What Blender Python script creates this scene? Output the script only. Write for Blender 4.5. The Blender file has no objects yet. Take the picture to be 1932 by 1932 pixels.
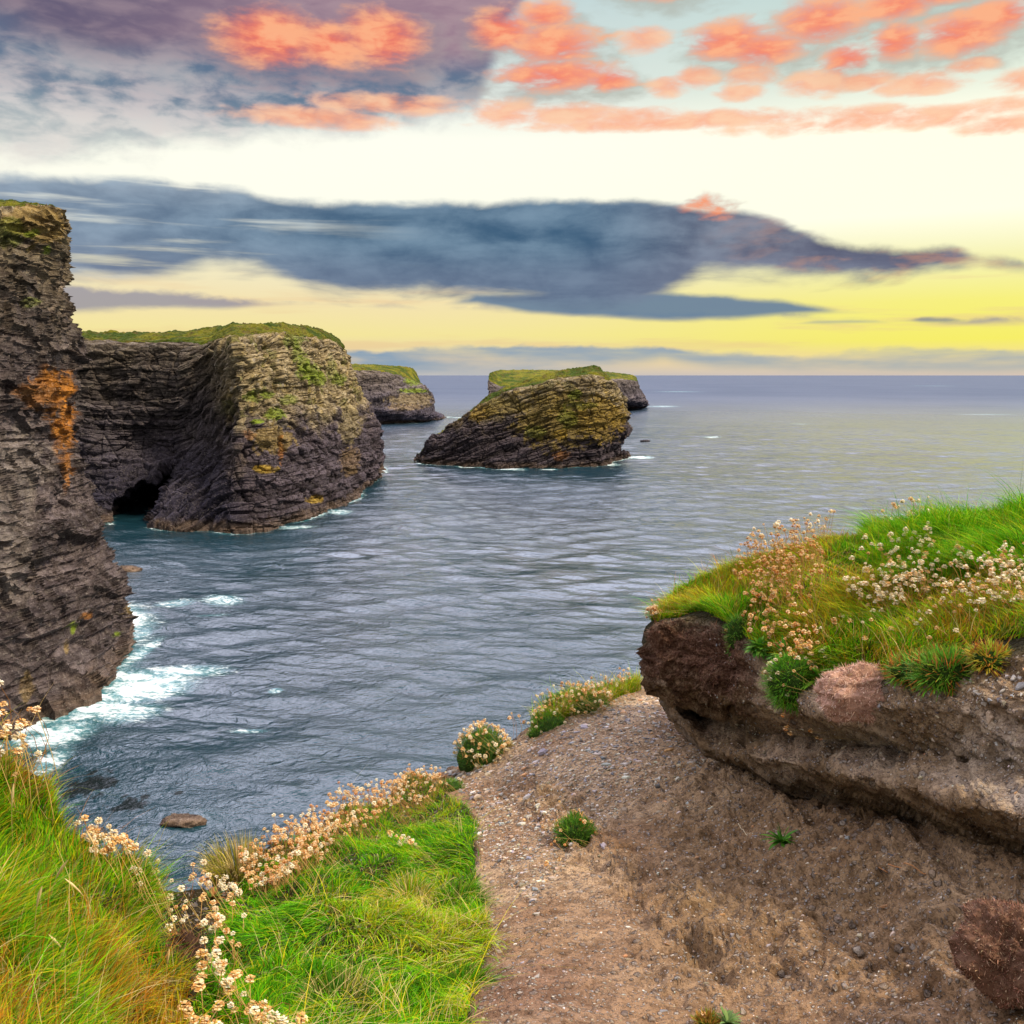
import bpy, math, random
import numpy as np
from mathutils import Vector, Matrix, Euler
from mathutils.kdtree import KDTree

rng = np.random.default_rng(7)
random.seed(7)
SC = bpy.context.scene
COL = SC.collection
# ------------------------------------------------------------------ geometry of the view (camera at the origin, eye level z = 0)
PITCH = math.radians(8.8)
CP, SP = math.cos(PITCH), math.sin(PITCH)
F = 1669.0            # focal length in units of a 1932 wide frame
SEA = -31.65

def at(px, py, y):
    """world point seen in direction (px, py) whose forward distance is y"""
    u = (966.0 - py) / F
    d = y / (CP + u * SP)
    return np.stack(np.broadcast_arrays((px - 966.0) / F * d, y + 0 * d, d * (u * CP - SP)), -1)

def sea_y(py):
    u = (966.0 - py) / F
    return SEA * (CP + u * SP) / (u * CP - SP)

# ------------------------------------------------------------------ numpy noise
def _h(ix, iy, iz, seed):
    n = (ix.astype(np.int64) * 374761393 + iy.astype(np.int64) * 668265263 + iz.astype(np.int64) * 2147483647 + seed * 144269) & 0xFFFFFFFF
    n = ((n ^ (n >> 13)) * 1274126177) & 0xFFFFFFFF
    n = ((n ^ (n >> 16)) * 2246822519) & 0xFFFFFFFF
    n = n ^ (n >> 15)
    return (n & 0xFFFFFF) / float(0xFFFFFF)

def vn(P, seed=0):
    i = np.floor(P); f = P - i; i = i.astype(np.int64)
    f = f * f * f * (f * (f * 6 - 15) + 10)
    r = 0
    for a in (0, 1):
        wa = f[..., 0] if a else 1 - f[..., 0]
        for b in (0, 1):
            wb = f[..., 1] if b else 1 - f[..., 1]
            for c in (0, 1):
                wc = f[..., 2] if c else 1 - f[..., 2]
                r = r + wa * wb * wc * _h(i[..., 0] + a, i[..., 1] + b, i[..., 2] + c, seed)
    return r * 2 - 1

def fbm(P, octv=4, seed=0, gain=0.5):
    r = 0; a = 1; t = 0
    for k in range(octv):
        r = r + a * vn(P * (2.03 ** k), seed + k * 17); t += a; a *= gain
    return r / t

def cells(P, seed=0):
    """nearest-cell random value and F2-F1"""
    i = np.floor(P).astype(np.int64)
    d1 = np.full(P.shape[:-1], 9e9); d2 = d1.copy(); idv = np.zeros(P.shape[:-1])
    for a in (-1, 0, 1):
        for b in (-1, 0, 1):
            for c in (-1, 0, 1):
                x, y, z = i[..., 0] + a, i[..., 1] + b, i[..., 2] + c
                d = (x + _h(x, y, z, seed) - P[..., 0]) ** 2 + (y + _h(x, y, z, seed + 1) - P[..., 1]) ** 2 + (z + _h(x, y, z, seed + 2) - P[..., 2]) ** 2
                near = d < d1
                d2 = np.where(near, d1, np.minimum(d2, d))
                idv = np.where(near, _h(x, y, z, seed + 3), idv)
                d1 = np.where(near, d, d1)
    return idv, np.sqrt(d2) - np.sqrt(d1)

def sst(a, b, x):
    t = np.clip((x - a) / (b - a), 0, 1)
    return t * t * (3 - 2 * t)

def pchip(x, Y, xi):
    x = np.asarray(x, float); Y = np.asarray(Y, float)
    h = np.diff(x); sh = (len(h),) + (1,) * (Y.ndim - 1)
    d = np.diff(Y, axis=0) / h.reshape(sh)
    m = np.zeros_like(Y)
    if len(x) > 2:
        p, q = d[:-1], d[1:]
        s = p * q
        m[1:-1] = np.where(s > 0, 2 * s / np.where(np.abs(p + q) < 1e-12, 1, p + q), 0)
    m[0], m[-1] = d[0], d[-1]
    k = np.clip(np.searchsorted(x, xi) - 1, 0, len(x) - 2)
    t = ((xi - x[k]) / h[k]).reshape((-1,) + (1,) * (Y.ndim - 1)); hk = h[k].reshape(t.shape)
    return ((2 * t ** 3 - 3 * t ** 2 + 1) * Y[k] + (t ** 3 - 2 * t ** 2 + t) * hk * m[k]
            + (-2 * t ** 3 + 3 * t ** 2) * Y[k + 1] + (t ** 3 - t ** 2) * hk * m[k + 1])

# ------------------------------------------------------------------ mesh helpers
def mesh_np(name, V, quads=None, tris=None, smooth=True, col=None, attrs=None):
    V = np.asarray(V, np.float32).reshape(-1, 3)
    me = bpy.data.meshes.new(name)
    me.vertices.add(len(V)); me.vertices.foreach_set('co', V.ravel())
    idx, start, pos = [], [], 0
    for A, k in ((quads, 4), (tris, 3)):
        if A is not None and len(A):
            A = np.asarray(A, np.int32).reshape(-1, k)
            idx.append(A.ravel()); start.append(pos + np.arange(len(A)) * k); pos += A.size
    idx = np.concatenate(idx); start = np.concatenate(start)
    me.loops.add(len(idx)); me.loops.foreach_set('vertex_index', idx.astype(np.int32))
    me.polygons.add(len(start)); me.polygons.foreach_set('loop_start', start.astype(np.int32))
    me.polygons.foreach_set('use_smooth', np.full(len(start), smooth))
    me.update(calc_edges=True)
    if col is not None:
        c = np.ones((len(V), 4), np.float32); c[:, :3] = np.asarray(col).reshape(-1, 3)
        a = me.color_attributes.new('Col', 'FLOAT_COLOR', 'POINT'); a.data.foreach_set('color', c.ravel())
    for k, v in (attrs or {}).items():
        a = me.attributes.new(k, 'FLOAT', 'POINT'); a.data.foreach_set('value', np.asarray(v, np.float32).ravel())
    return me

def link(name, me, mat=None, parent=None):
    o = bpy.data.objects.new(name, me); COL.objects.link(o)
    if mat is not None and me is not None and not me.materials: me.materials.append(mat)
    if parent is not None: o.parent = parent
    return o

def tag(o, label=None, cat=None, group=None, kind=None):
    if label: o['label'] = label
    if cat: o['category'] = cat
    if group: o['group'] = group
    if kind: o['kind'] = kind
    return o

def empty(name, loc=(0, 0, 0)):
    o = bpy.data.objects.new(name, None); o.empty_display_size = 0.1
    o.location = loc; COL.objects.link(o); return o

def gridq(nu, nv, off=0):
    a = np.arange(nu * nv).reshape(nv, nu)
    return np.stack([a[:-1, :-1], a[:-1, 1:], a[1:, 1:], a[1:, :-1]], -1).reshape(-1, 4) + off

def gnormals(G):
    du = np.gradient(G, axis=1); dv = np.gradient(G, axis=0)
    n = np.cross(du, dv)
    return n / (np.linalg.norm(n, axis=-1, keepdims=True) + 1e-9)

# ------------------------------------------------------------------ node helpers
class NT:
    t = None
class E:
    def __init__(s, k): s.k = k
    def __add__(a, b): return M('ADD', a, b)
    def __radd__(a, b): return M('ADD', b, a)
    def __sub__(a, b): return M('SUBTRACT', a, b)
    def __rsub__(a, b): return M('SUBTRACT', b, a)
    def __mul__(a, b): return M('MULTIPLY', a, b)
    def __rmul__(a, b): return M('MULTIPLY', b, a)
    def __truediv__(a, b): return M('DIVIDE', a, b)

def setin(sock, v):
    if isinstance(v, E): NT.t.links.new(v.k, sock)
    elif isinstance(v, (tuple, list)) and len(v) == 3 and sock.type == 'RGBA': sock.default_value = (*v, 1)
    else: sock.default_value = v
def node(typ, **kw):
    n = NT.t.nodes.new(typ)
    for k, v in kw.items(): setattr(n, k, v)
    return n
def M(op, *a, clamp=False):
    n = node('ShaderNodeMath', operation=op, use_clamp=clamp)
    for i, v in enumerate(a): setin(n.inputs[i], v)
    return E(n.outputs[0])
def ss(x, a, b, lo=0.0, hi=1.0, kind='SMOOTHSTEP'):
    n = node('ShaderNodeMapRange', interpolation_type=kind)
    setin(n.inputs[0], x)
    for i, v in enumerate((a, b, lo, hi)): setin(n.inputs[1 + i], v)
    return E(n.outputs[0])
def mix(f, a, b, blend='MIX'):
    n = node('ShaderNodeMix', data_type='RGBA', blend_type=blend)
    setin(n.inputs[0], f); setin(n.inputs[6], a); setin(n.inputs[7], b)
    return E(n.outputs[2])
def noise(vec, scale, detail=4, rough=0.5, dist=0.0, col=False):
    n = node('ShaderNodeTexNoise')
    if vec is not None: setin(n.inputs['Vector'], vec)
    n.inputs['Scale'].default_value = scale; n.inputs['Detail'].default_value = detail
    n.inputs['Roughness'].default_value = rough; n.inputs['Distortion'].default_value = dist
    return E(n.outputs[1 if col else 0])
def voro(vec, scale, feat='F1', out=0, rand=1.0):
    n = node('ShaderNodeTexVoronoi', feature=feat)
    if vec is not None: setin(n.inputs['Vector'], vec)
    n.inputs['Scale'].default_value = scale; n.inputs['Randomness'].default_value = rand
    return E(n.outputs[out])
def ramp(x, stops, interp='LINEAR'):
    n = node('ShaderNodeValToRGB'); cr = n.color_ramp; cr.interpolation = interp
    while len(cr.elements) < len(stops): cr.elements.new(0.5)
    for e, (p, c) in zip(cr.elements, stops):
        e.position = p; e.color = (c, c, c, 1) if np.isscalar(c) else (*c, 1)
    setin(n.inputs[0], x)
    return E(n.outputs[0])
def comb(x, y, z):
    n = node('ShaderNodeCombineXYZ')
    for i, v in enumerate((x, y, z)): setin(n.inputs[i], v)
    return E(n.outputs[0])
def sep(v):
    n = node('ShaderNodeSeparateXYZ'); setin(n.inputs[0], v)
    return [E(o) for o in n.outputs]
def attr(name, col=False):
    n = node('ShaderNodeAttribute', attribute_name=name)
    return E(n.outputs[0 if col else 2])
def coord(which='Object'):
    return E(node('ShaderNodeTexCoord').outputs[which])
def bump(h, strength=0.5, distance=0.1, normal=None):
    n = node('ShaderNodeBump'); n.inputs['Strength'].default_value = strength; n.inputs['Distance'].default_value = distance
    setin(n.inputs['Height'], h)
    if normal is not None: setin(n.inputs['Normal'], normal)
    return E(n.outputs[0])
def hsv(c, h=0.5, s=1.0, v=1.0):
    n = node('ShaderNodeHueSaturation'); setin(n.inputs['Color'], c)
    setin(n.inputs['Hue'], h); setin(n.inputs['Saturation'], s); setin(n.inputs['Value'], v)
    return E(n.outputs[0])
def L(r, g, b):
    f = lambda c: (c / 255 / 12.92) if c / 255 <= 0.04045 else ((c / 255 + 0.055) / 1.055) ** 2.4
    return (f(r), f(g), f(b))
def new_mat(name):
    m = bpy.data.materials.new(name); m.use_nodes = True
    NT.t = m.node_tree; NT.t.nodes.clear()
    out = node('ShaderNodeOutputMaterial')
    return m, out
def principled(out, color, rough=0.8, normal=None, spec=0.3, trans=None):
    b = node('ShaderNodeBsdfPrincipled')
    setin(b.inputs['Base Color'], color); setin(b.inputs['Roughness'], rough)
    b.inputs['Specular IOR Level'].default_value = spec
    if normal is not None: setin(b.inputs['Normal'], normal)
    sh = b.outputs[0]
    if trans:
        t = node('ShaderNodeBsdfTranslucent'); setin(t.inputs[0], color)
        mx = node('ShaderNodeMixShader'); mx.inputs[0].default_value = trans
        NT.t.links.new(sh, mx.inputs[1]); NT.t.links.new(t.outputs[0], mx.inputs[2]); sh = mx.outputs[0]
    NT.t.links.new(sh, out.inputs[0])
    return b

# ------------------------------------------------------------------ camera, sun, sky
cam_d = bpy.data.cameras.new('camera'); cam = bpy.data.objects.new('camera', cam_d); COL.objects.link(cam)
cam_d.sensor_width = 36; cam_d.lens = 36 * F / 1932; cam_d.clip_start = 0.05; cam_d.clip_end = 2e5
cam.rotation_euler = (math.pi / 2 - PITCH, 0, 0)
SC.camera = cam
SUN_AZ, SUN_EL = math.radians(110), math.radians(50)       # clockwise from straight ahead
sun_d = bpy.data.lights.new('sun', 'SUN'); sun = bpy.data.objects.new('sun', sun_d); COL.objects.link(sun)
sun_d.energy = 5.0; sun_d.angle = math.radians(7); sun_d.color = (1.0, 0.86, 0.64)
sdir = Vector((math.sin(SUN_AZ) * math.cos(SUN_EL), math.cos(SUN_AZ) * math.cos(SUN_EL), math.sin(SUN_EL)))
sun.rotation_euler = sdir.to_track_quat('Z', 'Y').to_euler()
SC.view_settings.view_transform = 'Standard'; SC.view_settings.look = 'None'
SC.view_settings.exposure = 0.0; SC.view_settings.gamma = 1.0

def build_world():
    w = bpy.data.worlds.new('World'); SC.world = w; w.use_nodes = True
    NT.t = w.node_tree; NT.t.nodes.clear()
    out = node('ShaderNodeOutputWorld'); bg = node('ShaderNodeBackground'); NT.t.links.new(bg.outputs[0], out.inputs[0])
    d = coord('Generated'); x, y, z = sep(d)
    az = M('ARCTAN2', x, y) * 57.2958
    el = M('ARCSINE', z) * 57.2958
    def azel(px, py):
        u = (966 - py) / F; X = (px - 966) / F; Y = CP + u * SP; Z = u * CP - SP
        return math.degrees(math.atan2(X, Y)), math.degrees(math.atan2(Z, math.hypot(X, Y)))
    # noise fields on the sky: streaky ones for the low banks, rounder ones for the high clouds
    sv = comb(az * 0.05, el * 0.22, 0.0)
    n_st = noise(sv, 2.2, 6, 0.55, 0.3)
    n_st2 = noise(comb(az * 0.05, el * 0.5, 3.0), 1.6, 5, 0.55, 0.2)
    rv = comb(az * 0.12, el * 0.2, 7.0)
    n_r = noise(rv, 2.6, 7, 0.58, 0.25)
    n_r2 = noise(comb(az * 0.09, el * 0.25, 13.0), 5.5, 4, 0.5, 0.3)
    n_r3 = noise(comb(az * 0.09, el * 0.26, 17.0), 15, 4, 0.55, 0.3)
    n_big = noise(comb(az * 0.05, el * 0.09, 21.0), 1.7, 5, 0.5, 0.3)
    # clear sky, from the physical sky and the measured afterglow
    sky = node('ShaderNodeTexSky', sky_type='NISHITA'); sky.sun_disc = False
    sky.sun_elevation = SUN_EL; sky.sun_rotation = SUN_AZ; sky.dust_density = 2.0
    e01 = ss(el, 0.0, 40.0, kind='LINEAR')
    R = lambda e: e / 40
    right = ramp(e01, [(0, L(225, 205, 190)), (R(0.8), L(252, 226, 160)), (R(2), L(255, 246, 100)), (R(4.2), L(255, 247, 120)), (R(6.5), L(255, 250, 180)),
                       (R(9), (1.12, 1.1, 0.86)), (R(14), (1.14, 1.12, 0.88)), (R(16.5), L(228, 240, 222)), (R(22), L(196, 222, 216)), (1, L(165, 180, 205))])
    left = ramp(e01, [(0, L(205, 200, 196)), (R(1), L(240, 215, 175)), (R(2.5), L(252, 236, 158)), (R(4.5), L(252, 232, 178)), (R(6.5), L(250, 240, 200)),
                      (R(9), (1.1, 1.08, 0.9)), (R(14), (1.1, 1.09, 0.94)), (R(16.5), L(232, 240, 232)), (R(22), L(200, 220, 222)), (1, L(165, 180, 205))])
    c = mix(ss(az, -8, 30), left, right)
    # thin warm streaks in the afterglow
    stk = ss(n_st2, 0.52, 0.68) * ss(el, 0.6, 1.6) * (1 - ss(el, 4.5, 7))
    c = mix(stk * 0.45, c, L(240, 200, 150))
    c = mix(0.1, c, mix(1.0, E(sky.outputs[0]), (0.1, 0.1, 0.1), 'MULTIPLY'))
    def edge(pts):       # el(az) as a curve
        return ramp(ss(az, -40, 40, kind='LINEAR'), [((azel(px, py)[0] + 40) / 80, azel(px, py)[1] / 30) for px, py in pts], 'LINEAR') * 30.0
    def band(top, bot, soft_t, soft_b, nt, nb):
        t = edge(top) + (n_r - 0.5) * nt + (n_r2 - 0.5) * nt * 0.5; b = edge(bot) + (n_st - 0.5) * nb
        return ss(t - el, -0.3 * soft_t, 0.7 * soft_t) * ss(el - b, -0.35 * soft_b, 0.65 * soft_b)
    # low cloud bank over the horizon
    m = band([(-200, 655), (640, 662), (800, 655), (1000, 650), (1250, 655), (1500, 672), (1700, 650), (1850, 655), (2100, 665)],
             [(-200, 712), (900, 708), (1100, 704), (1250, 680), (1350, 700), (1600, 706), (2100, 706)], 0.35, 0.8, 0.9, 1.2)
    c = mix(m * ss(n_st * 0.5 + n_st2 * 0.5, 0.34, 0.62, 0.25, 1.0), c, mix(ss(az, -10, 25), L(136, 160, 182), L(168, 176, 178)))
    # left low streaks
    m = band([(-200, 530), (200, 542), (420, 560), (600, 570), (2000, 600)], [(-200, 602), (200, 592), (420, 580), (600, 571), (2000, 610)], 0.5, 0.6, 1.2, 1.4)
    c = mix(m * 0.8, c, L(140, 140, 160))
    # lower tongue
    m = band([(-200, 620), (820, 580), (900, 556), (1150, 545), (1350, 556), (1480, 566), (1560, 580), (1640, 592), (2200, 620)],
             [(-200, 612), (820, 574), (900, 574), (1000, 592), (1250, 603), (1400, 602), (1500, 594), (1640, 590), (2200, 612)], 0.5, 0.5, 0.5, 0.5)
    c = mix(m * 0.95, c, L(104, 130, 156))
    m = band([(-200, 660), (1480, 615), (1540, 604), (1650, 603), (1700, 610), (2200, 660)], [(-200, 640), (1480, 611), (1560, 612), (1650, 610), (1700, 609), (2200, 640)], 0.25, 0.25, 0.2, 0.2)
    c = mix(m * 0.7, c, L(150, 160, 160))
    m = band([(-200, 660), (1700, 606), (1740, 597), (1790, 597), (1830, 604), (2200, 660)], [(-200, 640), (1700, 603), (1740, 608), (1790, 608), (1830, 602), (2200, 640)], 0.25, 0.25, 0.2, 0.2)
    c = mix(m * 0.85, c, L(140, 145, 145))
    # the great blue bank
    t_pts = [(-400, 325), (0, 330), (230, 333), (380, 346), (520, 372), (700, 380), (900, 379), (1050, 373), (1200, 374), (1320, 385), (1400, 396), (1480, 418), (1540, 444), (1620, 462), (1720, 466), (1800, 464), (1850, 484), (1930, 494), (2400, 494)]
    b_pts = [(-400, 540), (0, 536), (150, 528), (280, 520), (400, 505), (500, 520), (580, 550), (650, 566), (800, 556), (900, 558), (1050, 575), (1200, 575), (1330, 530), (1440, 530), (1560, 530), (1700, 520), (1800, 508), (1850, 494), (1930, 512), (2400, 512)]
    m = band(t_pts, b_pts, 0.7, 1.25, 0.95, 3.2)
    cc = mix(ss(az, -32, -6), L(140, 160, 182), L(82, 120, 150))
    cc = mix(ss(el, 9.0, 11.8) * (1 - ss(az, -18, -6)) * 0.65, cc, L(176, 188, 200))
    cc = mix(ss(az, 3, 16), cc, L(110, 112, 134))
    cc = mix(ss(n_st * 0.6 + n_r * 0.4, 0.34, 0.66), mix(0.45, cc, L(95, 110, 140), 'MULTIPLY'), mix(0.24, cc, L(190, 205, 215)))
    cc = mix(ss(el, 8.4, 5.6) if False else (1 - ss(el, 5.6, 8.4)) * 0.45, cc, L(116, 122, 146))
    cc = mix(ss(el, 9.2, 11.2) * ss(n_r2, 0.4, 0.62) * 0.3, cc, L(150, 172, 190))
    cc = mix(ss(n_st2, 0.55, 0.75) * (1 - ss(az, -22, -10)) * 0.6, cc, L(190, 205, 215))
    # sunlit rim at its right end
    a0, e0 = azel(1340, 388)
    rim = ss(1.0 - M('MULTIPLY', (az - a0) / 2.2, (az - a0) / 2.2) - M('MULTIPLY', (el - e0) / 0.9, (el - e0) / 0.9) + (n_r2 - 0.5) * 3.0 + (n_r - 0.5) * 1.5, 0.0, 1.3)
    m = M('MAXIMUM', m, rim * ss(el, 11.2, 10.3) if False else rim * (1 - ss(el, 10.3, 11.3)))
    cc = mix(rim, cc, L(255, 150, 100))
    warm = ss(az, 10, 22) * ss(n_r2, 0.45, 0.7) * 0.5
    cc = mix(warm, cc, L(205, 150, 120))
    gaps = ss(noise(comb(az * 0.035, el * 0.5, 31.0), 1.9, 5, 0.55, 0.2), 0.5, 0.72) * (1 - ss(az, -22, -4)) * 0.85
    c = mix(m * (1.0 - gaps), c, cc)
    # high overcast on the left
    m = ss(el - edge([(-400, 275), (0, 280), (200, 290), (330, 270), (480, 255), (640, 238), (800, 222), (900, 190), (960, 60), (1020, -80), (2400, -200)]) + (n_r - 0.5) * 3.6, -1.1, 1.2)
    mm = ss(el, 14.2, 17.5)
    cc = mix(mm, mix(ss(n_r2 * 0.5 + n_r * 0.5, 0.40, 0.60), L(98, 124, 148), L(192, 190, 194)), mix(ss(n_r * 0.7 + n_r2 * 0.3 + n_big * 0.4, 0.6, 0.85), L(84, 108, 138), L(152, 158, 168)))
    cc = mix(ss(el + (n_big - 0.5) * 3, 17.0, 19.0), cc, mix(ss(az, -28, -8), L(92, 82, 112), L(150, 120, 138)))
    cc = mix(ss(n_r2, 0.3, 0.75) * 0.25, cc, L(215, 185, 185))
    c = mix(m * (0.62 + 0.34 * ss(el, 13.2, 15.5)), c, cc)
    # small high clouds: grey undersides, then the coral lit ones
    def puffs(lst, sc=1.0, dx=0.0, dy=0.0):
        acc = None
        for px, py, rx, ry in lst:
            a_, e_ = azel(px + dx, py + dy); ra, re = rx / 28.5 * sc, ry / 28.5 * sc
            q = 1.0 - M('MULTIPLY', (az - a_) / ra, (az - a_) / ra) - M('MULTIPLY', (el - e_) / re, (el - e_) / re)
            acc = q if acc is None else M('SMOOTH_MAX', acc, q, 0.3)
        return acc
    strong = [(510, 72, 95, 46), (620, 84, 70, 34), (720, 72, 80, 46), (950, 58, 62, 34), (1045, 84, 85, 34), (1030, 28, 52, 22), (1050, 142, 120, 27), (1150, 152, 50, 18),
              (1375, 78, 75, 32), (1440, 92, 75, 26), (1550, 38, 80, 36), (1600, 108, 42, 24), (1690, 78, 42, 28), (1820, 62, 72, 34), (1885, 30, 55, 26), (1690, 10, 65, 22), (1780, -25, 90, 26), (1250, -30, 90, 24)]
    soft = [(720, 196, 130, 17), (600, 222, 150, 18), (960, 215, 62, 25), (1080, 216, 95, 20), (1200, 221, 90, 19), (1340, 222, 120, 14), (1480, 222, 100, 13), (1650, 215, 100, 15), (1780, 226, 75, 13),
            (1890, 236, 66, 15), (1420, 140, 46, 18), (1545, 156, 62, 20), (1620, 152, 55, 15), (1745, 158, 72, 18), (1395, 175, 42, 15), (1260, 162, 36, 18), (1215, 76, 46, 20), (1310, 146, 46, 18), (1930, 150, 50, 16), (1830, 125, 40, 14)]
    wob = (n_r2 - 0.5) * 2.2 + (n_r - 0.5) * 1.2 + (n_r3 - 0.5) * 0.55
    gm = ss(puffs(strong, 1.4, 6, 20) + wob, -0.3, 1.1)
    c = mix(gm * 0.75, c, mix(ss(az, -12, 8), L(150, 128, 140), L(178, 182, 172)))
    sm = ss(puffs(soft + [(1700, 222, 260, 15), (1250, 232, 300, 12)], 1.12) + wob * 1.1, -0.25, 1.15)
    c = mix(sm * 0.85, c, mix(ss(n_r2, 0.35, 0.7), L(252, 160, 120), L(255, 200, 160)))
    pm = ss(puffs(strong, 1.06) + wob, -0.2, 1.1)
    c = mix(pm * 0.95, c, mix(ss(n_r2 * 0.88 + n_r3 * 0.12 + (n_r - 0.5) * 0.6, 0.34, 0.66), L(250, 112, 86), L(255, 178, 134)))
    # overhead and behind, out of view: cloud brightness raised for fill and sea reflections
    over = ss(el, 21.5, 31)
    c = mix(over, c, mix(noise(comb(x, y, z), 2.5, 5, 0.5), (3.0, 3.0, 3.8), (4.6, 4.5, 5.4)))
    c = mix(ss(el, 48, 72), c, mix(noise(comb(x, y, z), 2.5, 4, 0.5), (0.75, 0.78, 0.95), (1.15, 1.1, 1.15)))
    behind = 1 - ss(y, -0.25, 0.35)
    c = mix(behind, c, mix(noise(comb(x, y, z), 2.0, 5, 0.5), (0.75, 0.72, 0.78), (1.3, 1.2, 1.12)))
    c = mix(ss(z, -0.02, 0.0), (0.12, 0.15, 0.2), c)
    setin(bg.inputs[0], c); bg.inputs[1].default_value = 1.0
    w.cycles.sampling_method = 'MANUAL'; w.cycles.sample_map_resolution = 1024
build_world()

# ------------------------------------------------------------------ materials
def mat_rock():
    m, out = new_mat('rock'); o = coord(); c = attr('Col', True)
    n1 = noise(o, 0.9, 8, 0.66); n2 = noise(o, 3.2, 6, 0.65)
    bx, by, bz = sep(o); bd = attr('bed')
    nbd = noise(comb(bx * 0.22, by * 0.22, bd * 1.7), 1.0, 7, 0.66, 0.3)       # thin beds and partings
    nj = noise(comb(bx * 1.1, by * 1.1, bd * 0.22), 1.0, 5, 0.6, 0.3)           # upright joints
    c = mix(ss(nbd, 0.36, 0.56), mix(0.85, c, (0.3, 0.28, 0.3), 'MULTIPLY'), c)
    c = mix(ss(nj, 0.34, 0.5), mix(0.55, c, (0.4, 0.4, 0.42), 'MULTIPLY'), c)
    c = mix(ss(n1, 0.36, 0.6), mix(0.6, c, (0.42, 0.4, 0.44), 'MULTIPLY'), c)
    c = mix(ss(n2, 0.54, 0.7) * 0.55, c, mix(0.3, c, (0.8, 0.72, 0.6), 'SCREEN'))
    b = bump(nbd * 1.2 + n1 + n2 * 0.4 + nj * 0.6, 1.0, 0.7)
    principled(out, c, 0.9, b, 0.08); return m
def mat_turf():
    m, out = new_mat('turf'); o = coord(); c = attr('Col', True)
    n1 = noise(o, 1.3, 6, 0.65); n2 = noise(o, 9.0, 4, 0.6)
    c = mix(ss(n1, 0.36, 0.62), mix(0.8, c, (0.4, 0.42, 0.3), 'MULTIPLY'), c)
    b = bump(n1 + n2 * 0.5, 1.0, 0.9)
    principled(out, c, 0.95, b, 0.1); return m
def mat_col(name, rough=0.7, spec=0.2, trans=None, nscale=None, nb=0.0):
    m, out = new_mat(name); c = attr('Col', True); b = None
    if nscale:
        n1 = noise(coord(), nscale, 6, 0.65)
        c = mix(ss(n1, 0.3, 0.7), mix(0.5, c, (0.5, 0.5, 0.5), 'MULTIPLY'), c)
        if nb: b = bump(n1, 0.7, nb)
    principled(out, c, rough, b, spec, trans); return m
def mat_soil():
    m, out = new_mat('soil'); o = coord(); c = attr('Col', True); pt = attr('peat')
    n1 = noise(o, 2.3, 8, 0.6); n2 = noise(o, 11, 8, 0.68); n4 = noise(o, 40, 6, 0.7)
    c = mix(ss(n1, 0.35, 0.68), mix(0.45, c, (0.6, 0.54, 0.5), 'MULTIPLY'), c)
    c = mix(ss(n2, 0.36, 0.58), mix(0.7, c, (0.36, 0.31, 0.28), 'MULTIPLY'), c)
    c = mix(ss(n4, 0.36, 0.5), mix(0.6, c, (0.36, 0.32, 0.3), 'MULTIPLY'), c)
    n5 = noise(o, 26, 5, 0.75, 1.5)
    c = mix(ss(n5, 0.42, 0.56) * pt, c, mix(1.0, c, (0.45, 0.37, 0.33), 'MULTIPLY'))
    h = n2 * 1.3 + n4 * 0.6 + n5 * pt * 1.5
    wob = noise(o, 30, 3, 0.5, col=True)
    wv = node('ShaderNodeVectorMath', operation='MULTIPLY_ADD'); setin(wv.inputs[0], wob); wv.inputs[1].default_value = (0.02, 0.02, 0.02); setin(wv.inputs[2], o)
    ow = E(wv.outputs[0])
    for sc, thr, amt, hh in ((26, 0.80, 0.55, 1.0), (58, 0.62, 0.7, 0.6), (120, 0.6, 0.4, 0.3)):
        rv = sep(voro(ow, sc, out=1)); d = voro(ow, sc, 'F1', 0)
        st = ss(rv[0], thr, thr + 0.02) * (1 - ss(d, 0.3, 0.4)) * (1.0 - pt)
        rim = ss(rv[0], thr, thr + 0.02) * (1 - ss(d, 0.4, 0.6))
        c = mix(rim * 0.45, c, mix(1.0, c, (0.35, 0.3, 0.28), 'MULTIPLY'))
        c = mix(st * amt, c, mix(ss(rv[2], 0.6, 0.9), mix(rv[1], (0.22, 0.19, 0.17), (0.40, 0.32, 0.24)), (0.52, 0.46, 0.39)))
        h = h + st * hh * (1.0 - d)
    principled(out, c, 0.9, bump(h, 1.0, 0.035), 0.06); return m
M_ROCK, M_TURF, M_SOIL = mat_rock(), mat_turf(), mat_soil()
M_GRASS = mat_col('grass_blades', 0.75, 0.06, 0.25)
M_LEAF = mat_col('plant_leaves', 0.6, 0.15, 0.25)
M_PETAL = mat_col('dry_petals', 0.8, 0.1, 0.35)
M_STEM = mat_col('flower_stems', 0.7, 0.15)
M_STONE = mat_col('shale_chips', 0.75, 0.25, None, 40, 0.01)
M_ROOT = mat_col('root_mat', 0.95, 0.05, None, 35, 0.02)
M_FIBRE = mat_col('root_fibres', 0.9, 0.05)

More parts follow.
